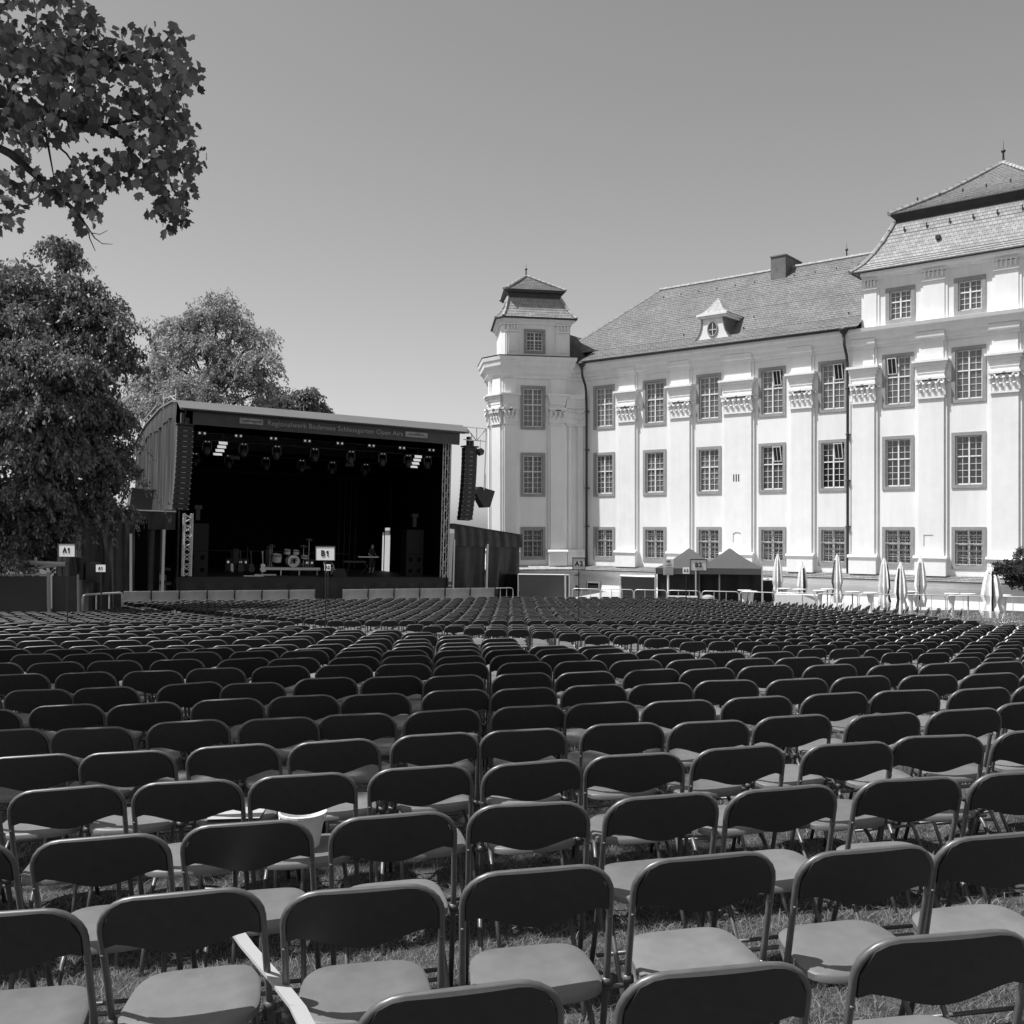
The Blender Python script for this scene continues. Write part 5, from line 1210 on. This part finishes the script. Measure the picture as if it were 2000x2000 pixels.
def parasol(px, zd, ytop, k):
    x, y = at(px, zd); g = gz(x, y); H_ = EYE - (ytop - 1029) * zd / 1926 - g
    t = empty("parasol", "closed white parasol with dark print, %s from the left" % NUM[k], "parasol", (x, y, g), R(37 * k), "closed parasols before the palace")
    q = MB(); n_ = 18; rg = []; wr = .30 if k == 6 else .20
    rr_ = random.Random(k)
    for z, r in ((H_ * .16, .17), (H_ * .28, .22), (H_ * .42, .15), (H_ * .52, .20), (H_ * .72, .16), (H_ * .9, .10), (H_, .03)):
        rg.append([(r * wr / .2 * (1 + .28 * (1 if i % 2 else -1) + rr_.uniform(-.1, .1)) * math.cos(2 * math.pi * i / n_), r * wr / .2 * (1 + .28 * (1 if i % 2 else -1)) * math.sin(2 * math.pi * i / n_), z) for i in range(n_)])
    q.loft(rg)
    o = q.build("canopy", [M['parasol'], M['parasol_p']], t)
    for p in o.data.polygons:
        c = p.center
        if H_ * .30 < c.z < H_ * .85 and math.sin(math.atan2(c.y, c.x) * 3 + k) > .8: p.material_index = 1
    MB().tube([(0, 0, 0), (0, 0, H_ + .05)], .025, 6).build("pole", M['galv'], t); MB().box(-.35, .35, -.35, .35, 0, .08).build("base", M['concrete'], t)
for k, (p, z_, yt) in enumerate([(1519, 46.5, 1082), (1567, 46, 1100), (1635, 45.5, 1083), (1727, 41.5, 1090), (1759, 37.5, 1098), (1798, 43, 1087), (1937, 36.5, 1103)]): parasol(p, z_, yt, k)
t = empty("counter", "white counter box with small print beside the black fence", "counter", (*at(1513, 41.6), gz(11, 41.6)), R(-22)); MB().box(0, 1.7, 0, .6, 0, 1.02).build("front_panel", M['white'], t)
t = empty("bench", "pale bench slab lying behind the barrier before the tents", "bench", (*at(1303, 44.6), gz(7, 44.6)), R(-12)); MB().box(0, 1.35, 0, .3, .72, .78).build("seat", M['white'], t); MB().box(.1, .15, .05, .25, 0, .72).box(1.2, 1.25, .05, .25, 0, .72).build("leg", M['galv'], t)
t = empty("waste_bin", "round grey waste bin behind the steel barrier", "bin", (*at(1383, 43.5), gz(8, 43.5))); MB().lathe([(.24, 0), (.28, .75)], 16).build("body", M['gear2'], t); MB().lathe([(.30, .75), (.28, .84), (.1, .9)], 16).build("lid", M['galv'], t)

# ------------------------------------------------------------------ signs
def sign(px, zd, y_top, y_bot, wpx, txt, label, ybase=None, paper=M['signp'], frame=True):
    x, y = at(px, zd); g = gz(x, y); f_ = zd / 1926
    zt = EYE - (y_top - 1029) * f_; zb_ = EYE - (y_bot - 1029) * f_; w_ = wpx * f_
    t = empty("sign_post", label, "sign", (x, y, g), R(-13 if paper is M['signp'] else rnd.uniform(-1, 3)), "seating block signs on poles"); a, b = zb_ - g, zt - g
    MB().box(-w_ / 2, w_ / 2, -.012, .0, a, b).build("panel", paper, t)
    if frame: e = .012 * zd / 22; MB().box(-w_ / 2 - e, w_ / 2 + e, -.02, .005, b, b + e * 1.6).box(-w_ / 2 - e, -w_ / 2, -.02, .005, a, b).box(w_ / 2, w_ / 2 + e, -.02, .005, a, b).box(-w_ / 2 - e, w_ / 2 + e, -.02, .005, a - e, a).build("frame", M['gear'], t)
    MB().tube([(0, .015, 0), (0, .015, a + .05)], .013 * zd / 22, 6).build("pole", M['gear'], t)
    if txt:
        h_ = (b - a) * .42; cz = (a + b) / 2
        if txt[1] == "1":      # a one with its flag
            embolden(text("sign_text", txt[0], h_ / .7, M['ink'], t, (-h_ * .42, -.016, cz)), .035 * h_)
            MB().prism([(h_ * .42, cz - h_ / 2), (h_ * .62, cz - h_ / 2), (h_ * .62, cz + h_ / 2), (h_ * .46, cz + h_ / 2), (h_ * .20, cz + h_ * .30), (h_ * .20, cz + h_ * .12), (h_ * .42, cz + h_ * .24)], -.020, -.0125).build("sign_text", M['ink'], t)
        else: embolden(text("sign_text", txt, h_ / .7, M['ink'], t, (0, -.016, cz), space=1.12), .035 * h_)
    return t
sign(635.5, 22.8, 1068, 1094, 39, "B1", "large white sign B1 on a dark pole before the stage")
sign(131, 24.0, 1063, 1087, 36, "A1", "larger white sign A1 at the left before the boards")
sign(197, 31.0, 1103, 1117, 21, "A1", "small white sign A1 before the black drapes", frame=False)
sign(640, 36.0, 1102, 1114.5, 13, "A2", "small white sign A2 just below the B1 sign", frame=False)
sign(1130.5, 27.5, 1090.5, 1112, 23, "A2", "framed sign A2 before the palace basement", paper=M['concrete'] if False else mat("grey_paper", .62, .6))  # lack of sun put into a greyer paper
sign(1364, 26.5, 1093.5, 1114, 31, "B2", "framed sign B2 on a pole before the dark tents", paper=mat("unlit_paper_b", .8, .6))  # paper toned down in place of shade
sign(1340, 40.0, 1108, 1120.5, 13, "A3", "small sign A3 left of the B2 sign", frame=False)
x, y = at(1305, 45.0); t = empty("notice_board", "white VIP notice board on a pale pole beside the tents", "sign", (x, y, gz(x, y)), 0); g = gz(x, y); f_ = 45 / 1926; zf = lambda py: EYE - (py - 1029) * f_ - g
MB().box(-.24, .24, -.02, 0, zf(1107), zf(1092)).build("panel", M['signp'], t); MB().box(-.23, .23, -.02, 0, zf(1123), zf(1107.5)).build("notice_frame", M['concrete'], t); MB().box(-.15, .15, -.03, -.021, zf(1120.5), zf(1111)).build("notice", M['paper'], t)
MB().tube([(0, .03, 0), (0, .03, zf(1100))], .05, 6).build("pole", M['white'], t); text("sign_text", "VIP", .15, M['ink'], t, (0, -.03, zf(1097)), bold=.004); text("sign_text", "BEREICH", .07, M['ink'], t, (0, -.03, zf(1104)))

# ------------------------------------------------------------------ things on the chairs
x, y = at(584, 3.95); t = empty("bucket", "white plastic bucket standing on a chair seat left of centre", "bucket", (-.955, 4.50, gz(-.9, 4.4) + .432))
MB().lathe([(.075, 0), (.100, .145), (.109, .145), (.109, .155), (.101, .157), (.096, .145), (.072, .008)], 28, cap=False).lathe([(.0001, .005), (.074, .005)], 28, cap=False).build("body", M['white'], t, False)
MB().tube([(-.108, 0, .14), (-.09, -.05, .10), (0, -.09, .08), (.09, -.05, .10), (.108, 0, .14)], .003, 5).build("handle", M['white'], t)
o = MB(); o.add([(-.15, -.08, 0), (.13, -.10, .001), (.15, .10, .004), (-.12, .11, .001), (-.15, -.08, .002), (.13, -.10, .003), (.15, .10, .006), (-.12, .11, .003)], [(0, 1, 2, 3), (4, 5, 6, 7), (0, 1, 5, 4), (1, 2, 6, 5), (2, 3, 7, 6), (3, 0, 4, 7)])
po = o.build("paper_sheet", M['paper'], None, loc=(-1.42, 5.06, gz(-1.42, 5.0) + .436), rot=(0, 0, R(9))); tag(po, "white paper sheet lying on a seat left of the bucket", "paper")
# long white paper band hanging between two chairs
bd_ = MB(); P_ = [(-1.14, 3.74, .42), (-1.0, 3.45, .43), (-.86, 3.2, .435), (-.72, 2.96, .45), (-.60, 2.76, .45), (-.54, 2.64, .44)]
for k in range(len(P_) - 1):
    a, b = Vector(P_[k]), Vector(P_[k + 1]); s_ = (b - a).cross(Vector((0, .5, 1))).normalized() * .024
    bd_.add([a - s_, a + s_, b + s_, b - s_, a - s_ + Vector((0, 0, .011)), a + s_ + Vector((0, 0, .011)), b + s_ + Vector((0, 0, .011)), b - s_ + Vector((0, 0, .011))], [(0, 1, 2, 3), (7, 6, 5, 4), (0, 1, 5, 4), (1, 2, 6, 5), (2, 3, 7, 6), (3, 0, 4, 7)])
tag(bd_.build("paper_band", M['paper']), "long white paper band running down between two chairs near the front", "paper band")

# ------------------------------------------------------------------ trees
def leaves_mesh(name, pos, nrm, size, m, shape='diamond', seed=0, fold=.25, axis=None):
    """pos (n,3), axis (n,3) = direction the leaf points; one small polygon per leaf"""
    g = np.random.default_rng(seed); n_ = len(pos)
    ax = axis / (np.linalg.norm(axis, axis=1, keepdims=True) + 1e-9)
    rv = g.normal(size=(n_, 3)); sd_ = np.cross(ax, rv); sd_ /= (np.linalg.norm(sd_, axis=1, keepdims=True) + 1e-9)
    up = np.cross(sd_, ax); s = size[:, None]
    if shape == 'diamond':
        V = np.stack([pos, pos + ax * s * .5 + sd_ * s * .26 + up * s * .06, pos + ax * s, pos + ax * s * .5 - sd_ * s * .26 + up * s * .06], 1).reshape(-1, 3)
        return fast_mesh(name, V, np.arange(n_)[:, None] * 4 + [0, 1, 2, 3], np.zeros((0, 3), int), m)
    # lobed leaf: fan of triangles round the leaf centre
    out = [(0, 0), (.30, .02), (.50, .16), (.40, .36), (.52, .62), (.34, .66), (.24, .98), (0, .80), (-.24, .98), (-.34, .66), (-.52, .62), (-.40, .36), (-.50, .16), (-.30, .02)]
    cen = pos + ax * s * .45; K = len(out)
    V = [cen]
    for u, v in out: V.append(pos + sd_ * s * u + ax * s * v + up * s * (fold * abs(u) - .1 * (v - .4) ** 2))
    V = np.stack(V, 1).reshape(-1, 3); b = np.arange(n_)[:, None] * (K + 1)
    tri = np.concatenate([b + [0, 1 + k, 1 + (k + 1) % K] for k in range(K)], 0)
    return fast_mesh(name, V, np.zeros((0, 4), int), tri, m)
def px3(px, py, zd): return np.array([(px - 1000) / 1926 * zd, zd, EYE + (1029 - py) / 1926 * zd])
def limb(mb, pts, r0, r1, n=7):
    m_ = len(pts); mb.tube(pts, [r0 + (r1 - r0) * k / (m_ - 1) for k in range(m_)], n)
# near tree: lobed leaves hanging in at the top left
g = np.random.default_rng(5)
CL = [(60, 60, 130, 90, 8.2, 330), (60, 150, 120, 90, 7.6, 300), (20, 230, 60, 50, 7.8, 60), (130, 215, 70, 50, 8.2, 110), (180, 60, 40, 50, 8.4, 60), (150, 130, 60, 60, 8.0, 120), (225, 110, 40, 40, 8.3, 55), (275, 75, 38, 42, 8.4, 34), (340, 75, 30, 28, 8.5, 24), (300, 145, 70, 45, 8.3, 110), (355, 140, 34, 38, 8.5, 38), (240, 215, 75, 45, 8.1, 130), (330, 225, 45, 40, 8.3, 60),
      (350, 250, 30, 26, 8.5, 22), (290, 290, 60, 45, 8.2, 105), (375, 300, 30, 24, 8.5, 22), (335, 350, 45, 55, 8.2, 105), (330, 415, 34, 34, 8.2, 46), (220, 330, 50, 36, 8.1, 60), (160, 350, 45, 45, 8.0, 80), (165, 410, 26, 34, 8.0, 34), (110, 370, 50, 22, 7.9, 36), (30, 350, 50, 30, 7.8, 45), (15, 410, 30, 30, 7.6, 34), (60, 285, 30, 20, 7.9, 14), (120, 255, 60, 20, 8, 30), (275, 350, 30, 20, 8.1, 14)]
pos = []; 
for cx_, cy_, rx, ry, zd, n_ in CL:
    for _ in range(int(n_ * 1.08)):
        a = g.uniform(0, 2 * math.pi); r_ = math.sqrt(g.uniform()) ; pos.append(px3(cx_ + rx * 1.04 * r_ * math.cos(a) + g.normal(0, 5), cy_ + ry * 1.04 * r_ * math.sin(a) + g.normal(0, 5), zd + g.normal(0, .35)))
# foliage beyond the frame for depth; the upper mass added to shade the chairs
for _ in range(1500): pos.append(np.array([g.uniform(-8.5, -4.1), g.uniform(6.5, 9.5), g.uniform(6.3, 8.5)]))
for _ in range(6500): pos.append(np.array([g.uniform(-10.5, -4.2), g.uniform(4.6, 9.2), g.uniform(8.3, 11)]))
pos = np.array(pos); n_ = len(pos)
ax = np.stack([g.normal(0, .55, n_), g.normal(0, .5, n_), g.normal(-.75, .4, n_)], -1)
nt_ = empty("tulip_tree", "near broad-leaved tree whose leafy branches hang into the top left corner", "tree", (-7.6, 8.6, gz(-7.6, 8.6)))
off_ = np.array([-7.6, 8.6, gz(-7.6, 8.6)])
link("crown", leaves_mesh("crown", pos - off_, None, np.where(pos[:, 2] > 8.3, .17, g.uniform(.045, .105, n_)), M['leafA'], 'lobed', 3, axis=ax), nt_)
tk = MB(); V3 = lambda px, py, zd: tuple(px3(px, py, zd) - off_)
limb(tk, [(0, 0, -.1), (.05, 0, 2.5), (.2, 0, 5), (.3, 0, 7.5)], .30, .16, 10); tk.build("trunk", M['bark'], nt_, True)
bb = MB()
for pts, r0, r1 in (([(.2, 0, 4.2), V3(-60, 190, 7.9), V3(80, 215, 8.0), V3(200, 245, 8.1), V3(300, 300, 8.2), V3(345, 380, 8.2)], .06, .008), ([(.2, 0, 3.8), V3(-40, 270, 7.8), V3(20, 300, 7.8), V3(90, 360, 7.9), V3(150, 415, 8.0), V3(172, 445, 8.0)], .05, .007),
                    ([V3(172, 445, 8), V3(185, 465, 8), V3(200, 476, 8), V3(220, 477, 8)], .007, .002), ([V3(172, 445, 8), V3(175, 465, 8), V3(186, 490, 8)], .006, .003), ([V3(180, 455, 8), V3(195, 458, 8), V3(210, 450, 8)], .004, .002), ([V3(80, 215, 8), V3(95, 290, 7.9), V3(106, 350, 7.9)], .014, .004), ([V3(70, 250, 7.95), V3(130, 300, 7.9), V3(150, 330, 8)], .012, .005),
                    ([(.25, 0, 5.5), V3(60, 100, 8), V3(180, 120, 8.2), V3(300, 110, 8.4), V3(340, 60, 8.5)], .05, .006), ([V3(200, 245, 8.1), V3(290, 230, 8.3), V3(350, 240, 8.4)], .014, .004), ([V3(200, 120, 8.2), V3(265, 100, 8.3), V3(272, 60, 8.4)], .012, .003), ([V3(300, 300, 8.2), V3(370, 300, 8.4), V3(395, 290, 8.5)], .010, .003)):
    limb(bb, pts, r0, r1, 6)
bb.build("branch", M['bark'], nt_, True)

def droop_tree(name, label, lobes, base, trunk_h, m, seed, nspray, nleaf, lsize, slen, droop=1.0, inner=8000, group=None, trunk_r=.35, up=.3, nsub=9, fr=(.26, .46)):
    """lobes = [(x,y,z,rx,ry,rz)] world; sprays start on the lobe shells and arch down"""
    g = np.random.default_rng(seed); off_ = np.array(base); t = empty(name, label, "tree", tuple(base), 0, group)
    big = lobes; sub = []
    for l in lobes:
        for _ in range(nsub):
            v = g.normal(size=3); v /= np.linalg.norm(v); v[1] = -abs(v[1]) if g.uniform() < .7 else v[1]
            f = g.uniform(*fr); k_ = g.uniform(.6, 1.02)
            sub.append((l[0] + l[3] * v[0] * k_, l[1] + l[4] * v[1] * k_, l[2] + l[5] * v[2] * k_, l[3] * f, l[4] * f, l[5] * f * .8))
    wts = np.array([l[3] * l[5] for l in sub]); wts = wts / wts.sum()
    P_, A_ = [], []
    li = g.choice(len(sub), nspray, p=wts)
    for i in li:
        cx_, cy_, cz_, rx, ry, rz = sub[i]
        v = g.normal(size=3); v /= np.linalg.norm(v)
        if v[2] < -.3: v[2] *= -.6
        s = np.array([cx_ + rx * v[0] * .9, cy_ + ry * v[1] * .9, cz_ + rz * v[2] * .9])
        d = v * [1, 1, .5] + [0, 0, up] + g.normal(0, .25, 3); d /= np.linalg.norm(d); L_ = slen * g.uniform(.5, 1.5) * (1.7 if g.uniform() < .06 else 1)
        tq = g.uniform(0, 1, nleaf) ** .8; p = s + d * (tq * L_ * .8)[:, None] + np.stack([0 * tq, 0 * tq, -droop * L_ * .9 * tq ** 2], -1) + g.normal(0, .045 * slen + .02, (nleaf, 3))
        p[:, 2] -= np.abs(g.normal(0, .12 * slen * droop, nleaf))
        a = d * .3 + np.stack([0 * tq, 0 * tq, -droop * (tq + .4)], -1) + g.normal(0, .38, (nleaf, 3)); P_.append(p); A_.append(a)
    wts = np.array([l[3] * l[5] for l in lobes]); wts = wts / wts.sum()
    li = g.choice(len(lobes), inner, p=wts); Lb_ = np.array(lobes)[li]; v = g.normal(size=(inner, 3)); v /= np.linalg.norm(v, axis=1, keepdims=True)
    P_.append(Lb_[:, :3] + Lb_[:, 3:] * v * g.uniform(.2, .75, (inner, 1))); A_.append(g.normal(size=(inner, 3)) + [0, 0, -.5])
    P_, A_ = np.concatenate(P_), np.concatenate(A_); sz = lsize * g.uniform(.6, 1.35, len(P_)); sz[-inner:] *= 1.9
    link("crown", leaves_mesh("crown", P_ - off_, None, sz, m, 'diamond', seed, axis=A_), t)
    tk = MB(); limb(tk, [(0, 0, -.2), (.1, 0, trunk_h * .35), (-.05, .05, trunk_h * .7), (0, 0, trunk_h)], trunk_r, trunk_r * .3, 9)
    tk.build("trunk", M['bark'], t, True); b2 = MB()
    for l in lobes:
        e = np.array(l[:3]) - off_; h0 = min(trunk_h * .8, max(trunk_h * .25, e[2] - 2)); a = np.array([0, 0, h0]); m1_ = a * .5 + e * .5 + [0, 0, .4]
        limb(b2, [tuple(a), tuple(m1_), tuple(e), tuple(e + (e - m1_) * .05)], trunk_r * .35, .03, 6)
    b2.build("limb", M['bark'], t, True); return t
def LB(px, py, zd, rx, rz, ry=None): p = px3(px, py, zd); return (p[0], p[1], p[2], rx * zd / 1926, (ry or rx) * zd / 1926, rz * zd / 1926)
lob = [LB(40, 560, 37, 90, 70), LB(120, 600, 36, 85, 80), LB(190, 650, 36, 60, 60), LB(60, 700, 35, 130, 90), LB(180, 760, 35.5, 70, 90), LB(60, 800, 34, 120, 80), LB(110, 740, 33.5, 90, 50), LB(175, 850, 36, 65, 80), LB(225, 905, 37, 40, 45), LB(90, 900, 34.5, 110, 80), LB(195, 955, 36.5, 60, 55), LB(50, 980, 36, 90, 60), LB(150, 990, 37, 80, 50), LB(30, 1050, 36, 60, 45), LB(-60, 1060, 35, 90, 60), LB(255, 700, 37, 22, 26), LB(240, 830, 37, 22, 30), LB(215, 610, 37, 30, 22), LB(130, 500, 37, 40, 30), LB(-120, 700, 36, 160, 180), LB(-100, 920, 36, 150, 120)]
droop_tree("weeping_tree", "large dark tree with drooping sprays covering the left side of the stage", lob, (-16.8, 37, gz(-17, 37)), 9.5, M['leafB'], 21, 5200, 38, .15, .85, .85, 16000, trunk_r=.4, nsub=9, fr=(.2, .38), up=.45)
lob = [LB(422, 608, 72, 22, 32), LB(385, 628, 72, 22, 22), LB(462, 625, 73, 20, 24), LB(345, 650, 73, 28, 24), LB(415, 680, 72, 50, 38), LB(325, 705, 72, 40, 32), LB(490, 668, 73, 32, 24), LB(500, 712, 72, 36, 28), LB(450, 735, 72, 52, 28), LB(290, 752, 72, 32, 26), LB(370, 765, 71, 80, 32), LB(510, 765, 72, 30, 24), LB(275, 795, 72, 32, 26)]
droop_tree("feathery_tree", "tall pale feathery tree rising behind the stage roof", lob, (-22.0, 73, -2.15), 16.5, M['leafC'], 31, 1050, 44, .22, 1.9, .7, 300, trunk_r=.35, up=.5, nsub=12, fr=(.16, .34))
lob = [LB(565, 795, 78, 38, 28), LB(600, 785, 78, 26, 24), LB(545, 810, 78, 30, 30), LB(625, 810, 79, 16, 18)]
droop_tree("round_tree", "smaller dark tree behind the middle of the stage roof", lob, (-17.2, 79, -2.15), 9, M['leafB'], 41, 700, 24, .24, 1.1, .6, 2500, trunk_r=.3)
lob = [LB(1985, 1120, 33.5, 35, 32), LB(2025, 1115, 34, 50, 40), LB(1950, 1112, 33.5, 13, 13)]
droop_tree("shrub", "dark leafy shrub at the right edge before the palace ledge", lob, (18.9, 33.6, gz(17, 33.6)), 2.6, M['leafD'], 51, 600, 22, .07, .2, .1, 3500, trunk_r=.06)
lob = [LB(1780, 1205, 32, 24, 14), LB(1850, 1208, 31.5, 26, 16), LB(1905, 1208, 31, 24, 18), LB(1970, 1210, 31, 35, 18)]
g2 = np.random.default_rng(77); P_ = []
for k, l in enumerate(lob):
    p = l[:3]; t = empty("flower_bush", "low pale flowering bush, %s from the left behind the last chairs" % NUM[k], "bush", (p[0], p[1], gz(p[0], p[1])), 0, "low bushes at the right")
    n_ = 2600; v = g2.normal(size=(n_, 3)); v /= np.linalg.norm(v, axis=1, keepdims=True); q = v * np.array([l[3] * 1.2, l[3], .42]) * g2.uniform(.5, 1.05, (n_, 1)) + [0, 0, .42]
    link("foliage", leaves_mesh("foliage", q, None, g2.uniform(.03, .07, n_), M['leafC'], 'diamond', k, axis=g2.normal(size=(n_, 3)) + [0, 0, .8]), t)
    st_ = MB()
    for j in range(5): st_.tube([(0, 0, 0), (.3 * math.cos(j * 1.3), .2 * math.sin(j * 1.3), .5)], .01, 4)
    st_.build("stem", M['bark'], t)

lob = [LB(-60, 1080, 46, 60, 50), LB(10, 1070, 46, 40, 45), LB(70, 1080, 46.5, 40, 40), LB(130, 1060, 47, 40, 40), LB(190, 1080, 48, 40, 40)]
droop_tree("hedge", "dark hedge behind the fence and boards at the left", lob, (-23, 46.5, -2.15), 3.0, M['leafD'], 61, 900, 24, .16, .6, .4, 9000, trunk_r=.1)
